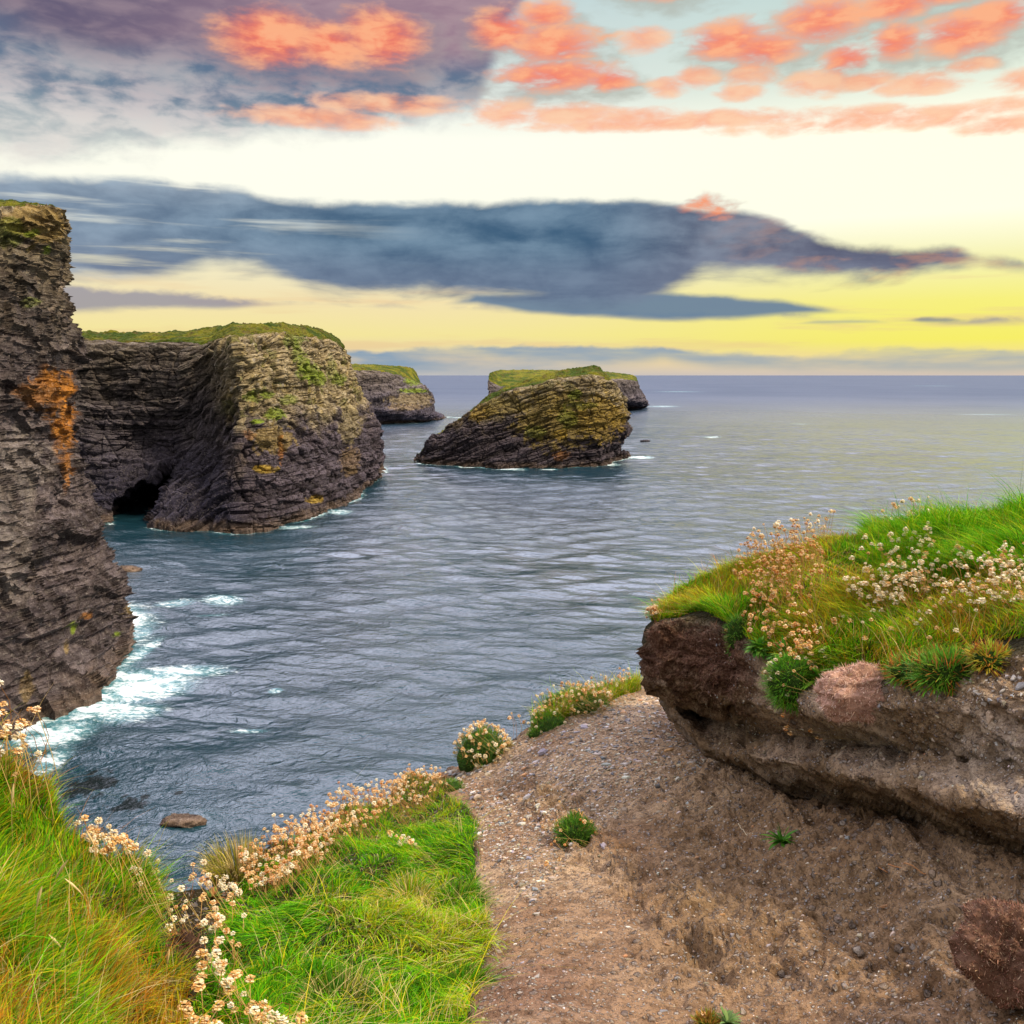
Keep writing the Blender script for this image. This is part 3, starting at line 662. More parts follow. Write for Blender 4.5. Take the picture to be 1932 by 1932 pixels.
# ------------------------------------------------------------------ sea
def build_sea():
    nu, nv = 1000, 1150
    ang = np.radians(np.linspace(-62, 62, nu))
    rr = np.concatenate([np.exp(np.linspace(math.log(20), math.log(900), 1000)), np.exp(np.linspace(math.log(905), math.log(90000), 150))])
    X = rr[:, None] * np.sin(ang)[None]; Y = rr[:, None] * np.cos(ang)[None]
    P = np.stack([X, Y, 0 * X], -1)
    z = np.zeros_like(X)
    near = 1 - sst(350, 900, rr)[:, None]
    for k in range(26):                                            # wind sea: many short crested waves
        lam = 1.6 * (1.19 ** k); th = math.radians(200 + rng.normal(0, 30)); ph = rng.uniform(0, 6.28)
        kk = 2 * math.pi / lam
        a = 0.0082 * lam ** 0.9 * (1.0 if lam < 9 else (9 / lam) ** 1.1)
        fade = np.clip(lam / (rr * 0.0042 * 2.2) - 0.6, 0, 1)[:, None]
        q = kk * (X * math.sin(th) + Y * math.cos(th)) + ph + 1.6 * vn(P / (lam * 2.4), k)
        z += a * fade * (1.5 * (1 - np.abs(np.sin(q / 2)) * 1.6) if k % 2 else np.sin(q))
    P[..., 2] = SEA + z * near
    # foam: nearness to the rocks
    foam = np.zeros(X.shape); idx = np.where((rr < 1000))[0]
    sub = P[idx].reshape(-1, 3)
    for name, wl in WATERLINE:
        wl = wl[(wl[:, 1] > 0)]
        st_ = max(1, len(wl) // 160); wl = wl[::st_]
        lo, hi = wl[:, :2].min(0) - 25, wl[:, :2].max(0) + 25
        m = np.where((sub[:, 0] > lo[0]) & (sub[:, 0] < hi[0]) & (sub[:, 1] > lo[1]) & (sub[:, 1] < hi[1]))[0]
        if not len(m): continue
        kd = KDTree(len(wl))
        for i, q in enumerate(wl): kd.insert((q[0], q[1], 0), i)
        kd.balance()
        D = np.array([kd.find((a, b, 0))[2] for a, b in sub[m, :2]])
        w = {'sea_cliff': 3.4, 'headland': 1.4, 'sea_stack': 1.6, 'island': 2.5, 'rock': 2.6}[name]
        v = 1.0 * np.exp(-(D / w) ** 1.3)
        v *= 0.55 + 0.6 * vn(np.concatenate([sub[m, :2] / 14, 0 * m[:, None]], 1), 3)
        fl = foam[idx].reshape(-1); fl[m] = np.maximum(fl[m], v); foam[idx] = fl.reshape(foam[idx].shape)
    def patch(px, py, rx, ry, k, rot=0.0):
        c = at(px, py, sea_y(py)); dpy = sea_y(py - ry) - sea_y(py); dx = rx / F * c[1]
        ca, sa = math.cos(rot), math.sin(rot)
        dx_, dy_ = (X - c[0]), (Y - c[1])
        a = (dx_ * ca + dy_ * sa) / dx; b = (-dx_ * sa + dy_ * ca) / dpy
        np.maximum(foam, k * np.exp(-(a * a + b * b) ** 1.2), out=foam)
    patch(265, 1290, 110, 30, 0.92); patch(235, 1300, 60, 18, 1.05); patch(350, 1268, 95, 14, 0.78); patch(180, 1335, 85, 28, 0.85); patch(110, 1385, 75, 34, 0.8); patch(90, 1440, 40, 40, 0.6); patch(230, 1340, 90, 25, 0.75)
    patch(262, 1235, 22, 40, 0.7); patch(265, 1195, 20, 16, 0.7)
    patch(420, 1134, 50, 10, 0.62, -0.4); patch(330, 1140, 50, 8, 0.56, 0.3); patch(520, 1301, 18, 6, 0.62); patch(470, 1372, 50, 6, 0.52); patch(400, 1160, 40, 6, 0.5)
    patch(1205, 863, 30, 2.5, 1.0); patch(1150, 876, 25, 2.5, 0.8); patch(960, 886, 35, 2.0, 0.8); patch(1035, 886, 20, 1.5, 0.8); patch(560, 995, 40, 5, 0.8); patch(640, 966, 30, 4, 0.7)
    patch(1250, 767, 40, 1.2, 0.9); patch(760, 798, 35, 1.2, 0.9); patch(840, 787, 20, 1.0, 0.7)
    patch(1340, 824, 25, 1.2, 0.7); patch(1280, 739, 60, 1.0, 0.5); patch(1760, 728, 60, 0.6, 0.5); patch(1860, 782, 70, 1.2, 0.45); patch(870, 788, 30, 1.2, 0.6); patch(1510, 800, 30, 1.0, 0.5)
    # floating weed below the near edge
    weed = np.zeros(X.shape)
    for px, py, rx, ry in ((180, 1480, 90, 45), (240, 1520, 60, 40), (130, 1500, 40, 40), (330, 1500, 40, 25)):
        c = at(px, py, sea_y(py)); dpy = sea_y(py - ry) - sea_y(py); dx = rx / F * c[1]
        np.maximum(weed, np.exp(-((X - c[0]) / dx) ** 2 - ((Y - c[1]) / dpy) ** 2), out=weed)
    m, out = new_mat('sea_water'); o = coord(); f = attr('foam'); wd = attr('weed')
    ox, oy, oz = sep(o)
    v2 = comb(ox, oy * 0.85, 0.0)
    def crest(v, sc, amp, det):
        n = noise(v, sc, det, 0.55, 0.5)
        return (1.0 - M('ABSOLUTE', n * 2.0 - 1.0)) * amp
    ra = comb(ox * 0.80 + oy * 0.25, oy * 1.0 - ox * 0.25, 0.0)
    h = crest(ra, 0.42, 0.17, 3) + crest(comb(ox * 0.8 - oy * 0.2, oy, 4.0), 1.05, 0.085, 4) + crest(v2, 2.6, 0.036, 3) + crest(comb(ox + oy * 0.3, oy * 0.9, 8.0), 5.5, 0.008, 2)
    gst = noise(comb(ox * 0.016 + oy * 0.006, oy * 0.011, 3.0), 1.0, 5, 0.62, 0.8)
    h = h * ss(gst, 0.32, 0.68, 0.45, 1.55)
    big = noise(comb(ox * 0.35, oy, 9.0), 0.06, 4, 0.55) * 2.2 + noise(comb(ox * 0.5, oy, 2.0), 0.18, 3, 0.5) * 0.9
    nb = bump(h + big * 0.55, 1.0, 1.0)
    dist = M('SQRT', ox * ox + oy * oy)
    gust = noise(comb(ox * 0.004, oy * 0.0035, 1.0), 1.0, 5, 0.6, 0.4)
    fv = comb(ox * 0.55 + oy * 0.25, oy * 0.9, 5.0)
    fn = noise(fv, 0.5, 8, 0.7, 1.0); fn2 = noise(fv, 2.6, 6, 0.7, 0.6)
    lace = ss(f * 1.0 + (fn - 0.5) * 2.6 + (fn2 - 0.5) * 1.8, 0.42, 1.2) * ss(f, 0.06, 0.4)
    wn = ss(wd * 0.9 + (noise(o, 0.5, 6, 0.6, 0.8) - 0.5) * 2.2, 0.7, 0.85) * 0.9
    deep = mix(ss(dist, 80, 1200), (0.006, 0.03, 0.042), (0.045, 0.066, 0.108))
    deep = mix(ss(f, 0.15, 0.8) * 0.55, deep, (0.10, 0.34, 0.36))
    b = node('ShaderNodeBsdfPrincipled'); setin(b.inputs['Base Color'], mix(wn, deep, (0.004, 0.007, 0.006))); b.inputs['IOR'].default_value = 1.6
    setin(b.inputs['Roughness'], ss(dist, 120, 1800, 0.07, 0.55) + gust * 0.06); setin(b.inputs['Normal'], nb)
    setin(b.inputs['Specular IOR Level'], ss(dist, 130, 1100, 0.5, 0.08) * (0.7 + 0.6 * ss(gust, 0.35, 0.65)) * (1.0 - wn * 0.85))
    fd = node('ShaderNodeBsdfDiffuse'); setin(fd.inputs[0], mix(fn2, (0.62, 0.74, 0.76), (0.86, 0.88, 0.88)))
    mx = node('ShaderNodeMixShader'); setin(mx.inputs[0], lace); NT.t.links.new(b.outputs[0], mx.inputs[1]); NT.t.links.new(fd.outputs[0], mx.inputs[2])
    NT.t.links.new(mx.outputs[0], out.inputs[0])
    o_ = link('sea', mesh_np('sea', P, gridq(nu, nv), col=None, attrs={'foam': foam, 'weed': weed}), m)
    tag(o_, kind='structure', label='grey blue choppy sea with white surf at the cliff foot')
build_sea()
#@@PART2
# ------------------------------------------------------------------ near ground: inverse depth interpolated between surveyed points
ctrl = [  # px, py, forward distance y
    (1000, 1932, 2.2), (1000, 1750, 3.15), (1000, 1600, 4.2), (1000, 1480, 5.3), (1000, 1375, 6.3), (1100, 1330, 6.6), (1100, 1450, 5.2), (1100, 1600, 4.1), (1100, 1750, 3.1), (1100, 1932, 2.22),
    (1200, 1290, 7.0), (1200, 1400, 5.6), (1300, 1440, 4.95), (1300, 1560, 4.05), (1300, 1720, 3.15), (1300, 1932, 2.25),
    (1420, 1500, 4.3), (1420, 1620, 3.55), (1500, 1540, 3.85), (1500, 1640, 3.3), (1500, 1780, 2.75), (1500, 1932, 2.25), (1700, 1580, 3.2), (1700, 1700, 2.75), (1700, 1932, 2.1),
    (1900, 1650, 2.55), (1900, 1780, 2.2), (1900, 1932, 1.92), (2200, 1800, 2.0), (2200, 1932, 1.8),
    (880, 1445, 6.1), (900, 1500, 5.4), (900, 1600, 4.4), (900, 1750, 3.3), (900, 1932, 2.28),
    (760, 1484, 6.0), (700, 1495, 5.8), (560, 1580, 4.7), (700, 1600, 4.3), (600, 1700, 3.4), (750, 1700, 3.5), (700, 1900, 2.35), (550, 1850, 2.55), (800, 1800, 2.9),
    (480, 1650, 4.1), (420, 1672, 4.0), (330, 1760, 2.95), (350, 1860, 2.4), (420, 1760, 3.1), (300, 1640, 2.95), (290, 1720, 2.75),
    (0, 1445, 2.6), (60, 1490, 2.65), (120, 1560, 2.7), (220, 1605, 2.8), (0, 1700, 2.0), (0, 1932, 1.5), (200, 1750, 2.3), (250, 1932, 1.85), (100, 1650, 2.35), (-400, 1300, 2.7), (-400, 1600, 1.95), (-400, 1932, 1.3),
    (1500, 1455, 4.7), (1500, 1300, 6.1), (1300, 1340, 6.4), (1932, 1500, 3.1), (1932, 1300, 4.3), (2300, 1400, 3.5), (2300, 1200, 5.0), (1700, 1250, 5.6), (1700, 1480, 4.0),
]
CT = np.array(ctrl, float)
_u = (966 - CT[:, 1]) / F
_w = 1 / (CT[:, 2] / (CP + _u * SP))
_X = np.stack([CT[:, 0], CT[:, 1]], -1) / 1000
def _tps(r2): return np.where(r2 > 1e-12, 0.5 * r2 * np.log(np.maximum(r2, 1e-12)), 0)
n_ = len(CT); A_ = np.zeros((n_ + 3, n_ + 3))
A_[:n_, :n_] = _tps(((_X[:, None] - _X[None]) ** 2).sum(-1)) + np.eye(n_) * 2e-4
A_[:n_, n_] = 1; A_[:n_, n_ + 1:] = _X; A_[n_:, :n_] = A_[:n_, n_:].T
_co = np.linalg.solve(A_, np.concatenate([_w, np.zeros(3)]))
def ground_raw(px, py):
    Q = np.stack([px, py], -1) / 1000
    w = _co[n_] + Q[..., 0] * _co[n_ + 1] + Q[..., 1] * _co[n_ + 2]
    for i in range(n_):
        w = w + _co[i] * _tps((Q[..., 0] - _X[i, 0]) ** 2 + (Q[..., 1] - _X[i, 1]) ** 2)
    d = 1 / np.maximum(w, 0.05); u = (966 - py) / F
    return at(px, py, d * (CP + u * SP))
EDGE = np.array([(-600, 1240), (-300, 1330), (0, 1432), (50, 1470), (110, 1545), (170, 1585), (230, 1612), (290, 1650), (360, 1685), (420, 1668), (480, 1640), (560, 1585), (650, 1525), (760, 1484), (820, 1462), (880, 1440),
                 (940, 1402), (1000, 1370), (1060, 1345), (1130, 1313), (1200, 1285), (1300, 1262), (1500, 1240), (1932, 1200), (2600, 1150)], float)
def inpoly(px, py, poly):
    c = np.zeros(np.shape(px), bool); n = len(poly)
    for i in range(n):
        x1, y1 = poly[i]; x2, y2 = poly[(i + 1) % n]
        if y1 == y2: continue
        k = ((y1 > py) != (y2 > py)) & (px < (x2 - x1) * (py - y1) / (y2 - y1) + x1)
        c ^= k
    return c
GPX = np.linspace(-600, 2600, 1120); GNV = 420
def path_edge(py):          # right hand border of the turf beside the path
    return np.interp(py, [1380, 1480, 1500, 1530, 1560, 1600, 1680, 1760, 1800, 1850, 1932, 2300], [700, 820, 830, 880, 905, 895, 900, 925, 930, 895, 880, 860])
def ground_grid():
    e = np.interp(GPX, EDGE[:, 0], EDGE[:, 1]) + 6 * vn(np.stack([GPX / 60, 0 * GPX, 0 * GPX], -1), 8) + 3 * vn(np.stack([GPX / 17, 0 * GPX, 0 * GPX], -1), 9)
    t = np.linspace(0, 1, GNV)[:, None] ** 1.15
    PY = e[None] + (2400 - e[None]) * t; PX = np.broadcast_to(GPX, PY.shape)
    P = ground_raw(PX, PY)
    N = gnormals(P); N[N[..., 2] < 0] *= -1
    turf = sst(8, -14, PX - path_edge(PY) - 10 * vn(P * 3.0, 5)) if False else 1 - sst(-10, 10, PX - path_edge(PY) - 14 * vn(P * 4.0, 5))
    soilm = 1 - turf
    # bowl: rain-cut ribs and crumbly lumps; path: trodden smooth
    bowl = sst(1150, 1330, PX) * sst(1380, 1480, PY) * (1 - sst(1780, 1920, PY) * 0.7)
    ribs = np.exp(-((PX - 1090 - (PY - 1560) * 1.05) / 70) ** 2) * sst(1420, 1520, PY) * (1 - sst(1780, 1900, PY))
    d = soilm * (0.012 * fbm(P * 9, 4, 61) + 0.03 * fbm(P * 2.2, 4, 62))
    cid, ce = cells(P * 15, 64)
    d += soilm * (0.25 + 0.75 * np.maximum(bowl * 0.8, ribs)) * 0.034 * ((cid - 0.5) + 1.2 * fbm(P * 22, 3, 63))
    d += ribs * 0.11 * (fbm(P * np.array([5.5, 5.5, 5.5]), 4, 66) + 0.5 * (cells(P * 6, 67)[0] - 0.5))
    rr_ = (PX - 1250) * 0.80 - (PY - 1500) * 0.75
    d += bowl * 0.05 * vn(np.stack([rr_ / 34, (PX + PY) / 420, 0 * PX], -1), 69)
    d += turf * (0.10 * fbm(P * 3.2, 3, 71) + 0.02 * vn(P * 9, 72))
    P = P + N * d[..., None]
    c = lerp(C3(0.37, 0.23, 0.13) + 0 * P, C3(0.55, 0.385, 0.235), sst(-0.1, 0.4, fbm(P * 1.3, 4, 72)))
    c = lerp(c, C3(0.29, 0.165, 0.105), 0.8 * sst(1650, 1850, PY) * (1 - sst(1000, 1250, PX)) * sst(-0.35, 0.2, fbm(P * 2.0, 3, 73)))
    c = lerp(c, C3(0.34, 0.235, 0.125), bowl * (0.45 + 0.3 * fbm(P * 3, 3, 74)))
    c = lerp(c, C3(0.64, 0.475, 0.31), sst(1000, 1080, PX) * (1 - sst(1200, 1290, PX)) * (1 - sst(1340, 1460, PY)) * 0.7)
    c = lerp(c, C3(0.055, 0.045, 0.02), turf)
    rows = [P]
    # the cliff below the edge, down into the sea
    top = P[:1]; lst = []
    for dz, kf in ((0.35, 1.025), (1.6, 1.08), (6, 1.2), (16, 1.7), (40, 2.4)):
        q = top.copy(); q[..., :2] *= kf; q[..., 2] -= dz; q += 0.12 * dz ** 0.5 * fbm(q * 0.9, 3, 77)[..., None]; lst.append(q)
    cd = np.broadcast_to(C3(0.1, 0.08, 0.06), top.shape)
    back = P[-1:].copy(); back[..., 1] = -14; back[..., 0] = np.linspace(-26, 26, len(GPX)); back[..., 2] = -1.7
    Gf = np.concatenate(lst[::-1] + [P, back], 0); Cf = np.concatenate([cd] * len(lst) + [c, c[-1:]], 0)
    o = link('ground', mesh_np('ground', Gf, gridq(len(GPX), Gf.shape[0]), col=Cf), M_SOIL)
    tag(o, kind='structure', label='trodden brown earth path and eroded bare soil at the cliff edge')
    return P, N, PX, PY
GP, GN, GPXG, GPYG = ground_grid()
def _bil(A, fu, fv):
    nv, nu = A.shape[:2]
    fu = np.clip(fu, 0, nu - 1.001); fv = np.clip(fv, 0, nv - 1.001)
    i = fu.astype(int); j = fv.astype(int); a = (fu - i)[..., None]; b = (fv - j)[..., None]
    A = A if A.ndim == 3 else A[..., None]
    return A[j, i] * (1 - a) * (1 - b) + A[j, i + 1] * a * (1 - b) + A[j + 1, i] * (1 - a) * b + A[j + 1, i + 1] * a * b
def on_ground(px, py):
    px = np.atleast_1d(np.asarray(px, float)); py = np.atleast_1d(np.asarray(py, float))
    fu = (px - GPX[0]) / (GPX[1] - GPX[0])
    e = _bil(GPYG[:1].repeat(2, 0), fu, 0 * fu)[..., 0]
    fv = np.clip((py - e) / (2400 - e), 0, 1) ** (1 / 1.15) * (GNV - 1)
    return _bil(GP, fu, fv), _bil(GN, fu, fv)

# ------------------------------------------------------------------ blades
def blade_mesh(name, P, H, Wd, lean, bend, colr, nseg=4, tipc=None, up=None):
    """P (N,3) roots; H heights; Wd widths; lean (N,3) horizontal pull; bend 0..1; colr (N,3)"""
    N = len(P); t = np.linspace(0, 1, nseg + 1)
    up = np.tile([0, 0, 1.0], (N, 1)) if up is None else up
    T = t[None, :, None]
    ctr = P[:, None] + up[:, None] * (H[:, None, None] * (T - bend[:, None, None] * 0.45 * T ** 2.4)) + lean[:, None] * (H[:, None, None] * (0.3 * T + 0.9 * bend[:, None, None] * T ** 2))
    th = rng.uniform(0, 2 * np.pi, N); side = np.stack([np.cos(th), np.sin(th), 0 * th], -1)
    w = Wd[:, None] * (1 - t[None] ** 1.8) * 0.5
    w[:, -1] = Wd * 0.03
    Lf = ctr - side[:, None] * w[..., None]; Rt = ctr + side[:, None] * w[..., None]
    V = np.stack([Lf, Rt], 2).reshape(N, -1, 3)              # (N, 2*(nseg+1), 3)
    k = 2 * (nseg + 1)
    q = np.array([[2 * i, 2 * i + 1, 2 * i + 3, 2 * i + 2] for i in range(nseg)])
    Q = (np.arange(N)[:, None, None] * k + q[None]).reshape(-1, 4)
    c = np.repeat(colr[:, None], k, 1)
    if tipc is not None:
        f = (np.repeat(t, 2) ** 2)[None, :, None]
        c = c * (1 - f) + tipc[:, None] * f
    return mesh_np(name, V.reshape(-1, 3), Q, col=c.reshape(-1, 3))

def cpick(cols, n, jit=0.25, w=None):
    cols = np.array(cols, float); i = rng.choice(len(cols), n, p=w)
    return cols[i] * rng.uniform(1 - jit, 1 + jit, (n, 1)) * rng.uniform(0.92, 1.08, (n, 3))
# ------------------------------------------------------------------ the overhanging earth bank on the right
bank_rows = {  # px: 14 x (py, y) from the buried foot, over the two undercuts and the lip, to the top and down the sea side
    1240: [(1300, 5.85), (1301, 5.82), (1302, 5.79), (1303, 5.76), (1304, 5.72), (1308, 5.62), (1313, 5.3), (1294, 5.0), (1235, 4.92), (1172, 5.0), (1160, 5.2), (1158, 5.5), (1190, 5.9), (1290, 6.0)],
    1320: [(1480, 5.4), (1424, 5.3), (1410, 5.15), (1398, 5.08), (1386, 5.12), (1348, 5.75), (1337, 5.05), (1318, 4.72), (1245, 4.68), (1168, 4.85), (1140, 5.1), (1105, 5.6), (1150, 6.2), (1400, 6.4)],
    1420: [(1540, 5.0), (1470, 4.65), (1446, 4.5), (1426, 4.4), (1408, 4.45), (1377, 4.6), (1352, 4.4), (1332, 4.25), (1285, 4.2), (1222, 4.3), (1140, 4.7), (1068, 5.4), (1120, 6.1), (1380, 6.4)],
    1520: [(1570, 4.5), (1500, 4.15), (1472, 3.98), (1446, 3.88), (1424, 3.92), (1392, 4.1), (1362, 3.95), (1340, 3.8), (1318, 3.8), (1285, 3.85), (1150, 4.3), (1040, 5.2), (1090, 6.0), (1370, 6.4)],
    1700: [(1620, 3.8), (1548, 3.45), (1512, 3.25), (1480, 3.15), (1455, 3.2), (1417, 3.38), (1372, 3.3), (1335, 3.25), (1312, 3.27), (1285, 3.32), (1150, 3.9), (1003, 5.0), (1060, 5.9), (1340, 6.4)],
    1932: [(1690, 3.0), (1608, 2.72), (1574, 2.55), (1546, 2.45), (1520, 2.48), (1446, 2.68), (1392, 2.75), (1322, 2.8), (1282, 2.85), (1238, 2.95), (1120, 3.5), (975, 4.6), (1030, 5.6), (1300, 6.2)],
    2200: [(1780, 2.5), (1680, 2.3), (1640, 2.15), (1605, 2.08), (1575, 2.1), (1480, 2.3), (1410, 2.4), (1330, 2.5), (1280, 2.55), (1220, 2.65), (1090, 3.3), (950, 4.4), (1000, 5.4), (1260, 6.0)],
    2700: [(1880, 2.2), (1780, 2.0), (1730, 1.9), (1690, 1.85), (1650, 1.88), (1540, 2.0), (1450, 2.1), (1340, 2.2), (1280, 2.3), (1200, 2.4), (1070, 3.0), (940, 4.2), (990, 5.2), (1240, 5.8)],
}
BPX = np.linspace(1196, 2700, 620)
def build_bank():
    ks = sorted(bank_rows)
    tip_c = at(1206.0, 1238.0, 5.25)
    tipA = [tip_c + np.array([0, 0.02 * i, -0.004 * i]) for i in range(14)]
    S0 = np.array(tipA)
    s1 = np.array([at(1240.0, py, y) for py, y in bank_rows[1240]])
    # rounded nose: a ring close to the tip that is already nearly full size
    ring = tip_c + (s1 - np.mean(s1[6:12], 0)) * np.array([0.75, 0.75, 0.80]); ring[:, 0] = at(1200.0, 1238.0, 5.2)[0] + 0.07 + 0.02 * np.abs(np.arange(14) - 8) * 0.5
    nose = tip_c + (s1 - np.mean(s1[6:12], 0)) * 0.25; nose[:, 0] = tip_c[0] + 0.045
    for a_ in (nose, ring):
        a_[11] = a_[10] + np.array([0, 0.10, 0.0]); a_[12] = a_[10] + np.array([0.02, 0.22, -0.04]); a_[13] = a_[10] + np.array([0.04, 0.3, -0.08])
        a_[:6] = a_[6] + (s1[:6] - s1[6]) * (0.6 if a_ is ring else 0.2)
    dy = np.array([0.05, 0.04, -0.02, -0.06, -0.02, 0.03, 0.0, -0.04, -0.02, 0, 0, 0, 0, 0])    # how far each band leans out
    st = [nose, ring] + [np.array([at(float(k), py, y + dy[i] * (k >= 1320) * (0.6 if k > 1900 else 1)) for i, (py, y) in enumerate(bank_rows[k])]) for k in ks]
    xs = [1196, 1206] + ks
    G = pchip(np.array(xs, float), np.array(st), BPX)                  # (nu, 14, 3)
    vk = np.array([0, 1, 1.6, 2.1, 2.6, 3.5, 4.3, 5.0, 6.0, 7.0, 8.6, 10.4, 11.6, 13.0])
    vs = np.linspace(0, 13, 330)
    G = pchip(vk, G.transpose(1, 0, 2), vs)
    N = gnormals(G)
    if N[150, 300, 1] > 0: N = -N
    P = G; VV = np.broadcast_to(vs[:, None], G.shape[:2]); PX = np.broadcast_to(BPX, VV.shape)
    soil = 1 - sst(6.6, 7.2, VV)
    lipL = sst(4.0, 4.6, VV) * (1 - sst(6.9, 7.3, VV)) * (1 - sst(1390, 1440, PX))
    s = P[..., 2] * 1.0 + 0.10 * P[..., 0]
    cid, ce = cells(P * np.array([11, 11, 16]), 81); cid2, _ = cells(P * np.array([4, 4, 9]), 82)
    d = soil * (0.035 * fbm(P * 3, 4, 83) + 0.014 * fbm(P * 13, 4, 84) + 0.022 * (cid - 0.5) + 0.03 * (cid2 - 0.5))
    d += soil * 0.032 * fbm(np.stack([P[..., 0] * 0.9, P[..., 1] * 0.9, s * 30], -1), 4, 85)
    d += lipL * (0.08 * fbm(P * 6, 4, 86) + 0.04 * fbm(P * 17, 4, 87) + 0.03 * (cells(P * 9, 97)[0] - 0.5) - 0.01)
    d += (1 - soil) * 0.05 * fbm(P * 3.5, 3, 88)
    d -= soil * 0.10 * np.exp(-((PX - 1380 - 8 * vn(P * 8, 3)) / 5) ** 2) * sst(3.6, 4.6, VV)        # crack in the lip
    P = P + N * d[..., None]
    n = fbm(P * 2.2, 4, 89); n2 = fbm(P * 7, 3, 90)
    c = lerp(C3(0.34, 0.235, 0.135) + 0 * P, C3(0.56, 0.42, 0.29), sst(-0.15, 0.35, n))
    pale = sst(1480, 1800, PX) * sst(2.2, 2.8, VV) * (1 - sst(4.2, 5.2, VV))
    c = lerp(c, C3(0.7, 0.59, 0.47), 0.75 * pale * sst(-0.4, 0.1, n))
    c = lerp(c, C3(0.11, 0.088, 0.06), 0.6 * np.exp(-((VV - 1.3) / 0.5) ** 2) + 0.5 * np.exp(-((VV - 3.6) / 0.5) ** 2))  # shade of both undercuts painted into the soil colour
    c = lerp(c, C3(0.25, 0.135, 0.09), lipL * sst(5.0, 5.7, VV + 0.5 * n2) * 0.9)
    c = lerp(c, C3(0.36, 0.22, 0.15), lipL * sst(0.05, 0.3, n2) * 0.6)
    c = lerp(c, C3(0.33, 0.27, 0.19), lipL * sst(6.5, 6.9, VV) * 0.8)
    c = lerp(c, C3(0.055, 0.045, 0.02), (1 - soil) * (1 - lipL))
    root = empty('earth_bank', tuple(at(1500.0, 1450.0, 4.2)[()]))
    tag(root, 'overhanging bank of layered brown earth under flowering turf beside the path', 'earth bank')
    o = np.array(root.location); jr = int(np.searchsorted(vs, 7.0)); jl = int(np.searchsorted(vs, 4.2))
    nu = len(BPX)
    tail = P[:jl + 1]; lip = P[jl:jr + 1]; top = P[jr:]
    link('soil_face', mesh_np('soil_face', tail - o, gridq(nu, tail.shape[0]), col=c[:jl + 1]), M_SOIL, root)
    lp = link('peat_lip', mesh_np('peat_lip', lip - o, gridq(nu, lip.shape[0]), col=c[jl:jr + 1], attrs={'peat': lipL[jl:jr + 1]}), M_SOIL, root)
    jj = rng.integers(jl + 25, jr, 9000); ii = rng.integers(0, int(np.searchsorted(BPX, 1420)), 9000)
    fib = P[jj, ii] - o; dn = N[jj, ii] + rng.normal(0, 0.8, (9000, 3)); dn /= np.linalg.norm(dn, axis=1, keepdims=True)
    link('root_fibres', blade_mesh('root_fibres', fib, 0.018 * rng.uniform(0.3, 1.4, 9000), 0.002 + 0 * fib[:, 0], rng.normal(0, 0.6, (9000, 3)), rng.uniform(0.2, 1, 9000), cpick([(0.16, 0.075, 0.05), (0.26, 0.15, 0.1), (0.08, 0.04, 0.03)], 9000, 0.35), 3, None, dn), M_FIBRE, lp)
    lp['label'] = 'dark crumbly lip of root-bound earth overhanging the hollow'
    link('turf_top', mesh_np('turf_top', top - o, gridq(nu, top.shape[0]), col=c[jr:]), M_TURF, root)
    return P, N, vs
BP, BN, BVS = build_bank()
def on_bank(px, row):
    px = np.atleast_1d(np.asarray(px, float)); row = np.atleast_1d(np.asarray(row, float))
    fu = (px - BPX[0]) / (BPX[1] - BPX[0]); fv = row / 13 * (len(BVS) - 1)
    return _bil(BP, fu, fv), _bil(BN, fu, fv)

def rnd_in(poly, n):
    poly = np.array(poly, float); lo, hi = poly.min(0), poly.max(0); out = np.zeros((0, 2))
    while len(out) < n:
        q = rng.uniform(lo, hi, (n * 2, 2)); out = np.concatenate([out, q[inpoly(q[:, 0], q[:, 1], poly)]])
    return out[:n]
GR = dict(deep=(0.03, 0.13, 0.003), green=(0.08, 0.30, 0.002), lime=(0.22, 0.42, 0.003), yel=(0.42, 0.37, 0.01), olive=(0.17, 0.19, 0.025), rust=(0.40, 0.165, 0.012), straw=(0.55, 0.42, 0.17), brown=(0.14, 0.085, 0.03))
def clumpdir(P, sc, seed, base=(0.0, 0.0), k=1.0):
    a = fbm(P * sc, 2, seed) * 5.0
    return np.stack([np.cos(a) * k + base[0], np.sin(a) * k + base[1], 0 * a], -1)
def grass(name, label, P, hmean, wmean, pal, wts, lean_k, base, bend, seed, tip=None, hvar=0.35, nseg=4, patchcol=None):
    n = len(P)
    tuft = fbm(P * 4.0, 3, seed + 2)
    H = hmean * np.exp(rng.normal(0, hvar, n)) * (0.85 + 0.8 * np.clip(tuft, -0.5, 0.8))
    ld = clumpdir(P, 3.6, seed, base, 0.8) * lean_k + rng.normal(0, 0.42, (n, 3)) * np.array([1, 1, 0])
    c = cpick(pal, n, 0.3, wts)
    if patchcol is not None:
        c2 = cpick(patchcol[0], n, 0.3, patchcol[1]); m = (fbm(P * patchcol[2], 3, seed + 5) + rng.normal(0, 0.12, n) > patchcol[3])[:, None]
        c = np.where(m, c2, c)
    tp = c * 1.15 if tip is None else c * 0.5 + np.array(tip) * 0.5
    o = link(name, blade_mesh(name, P, H, wmean * rng.uniform(0.6, 1.3, n), ld, np.clip(bend + rng.normal(0, 0.2, n), 0.05, 1.2), c, nseg, tp), M_GRASS)
    tag(o, label, kind='stuff'); return o

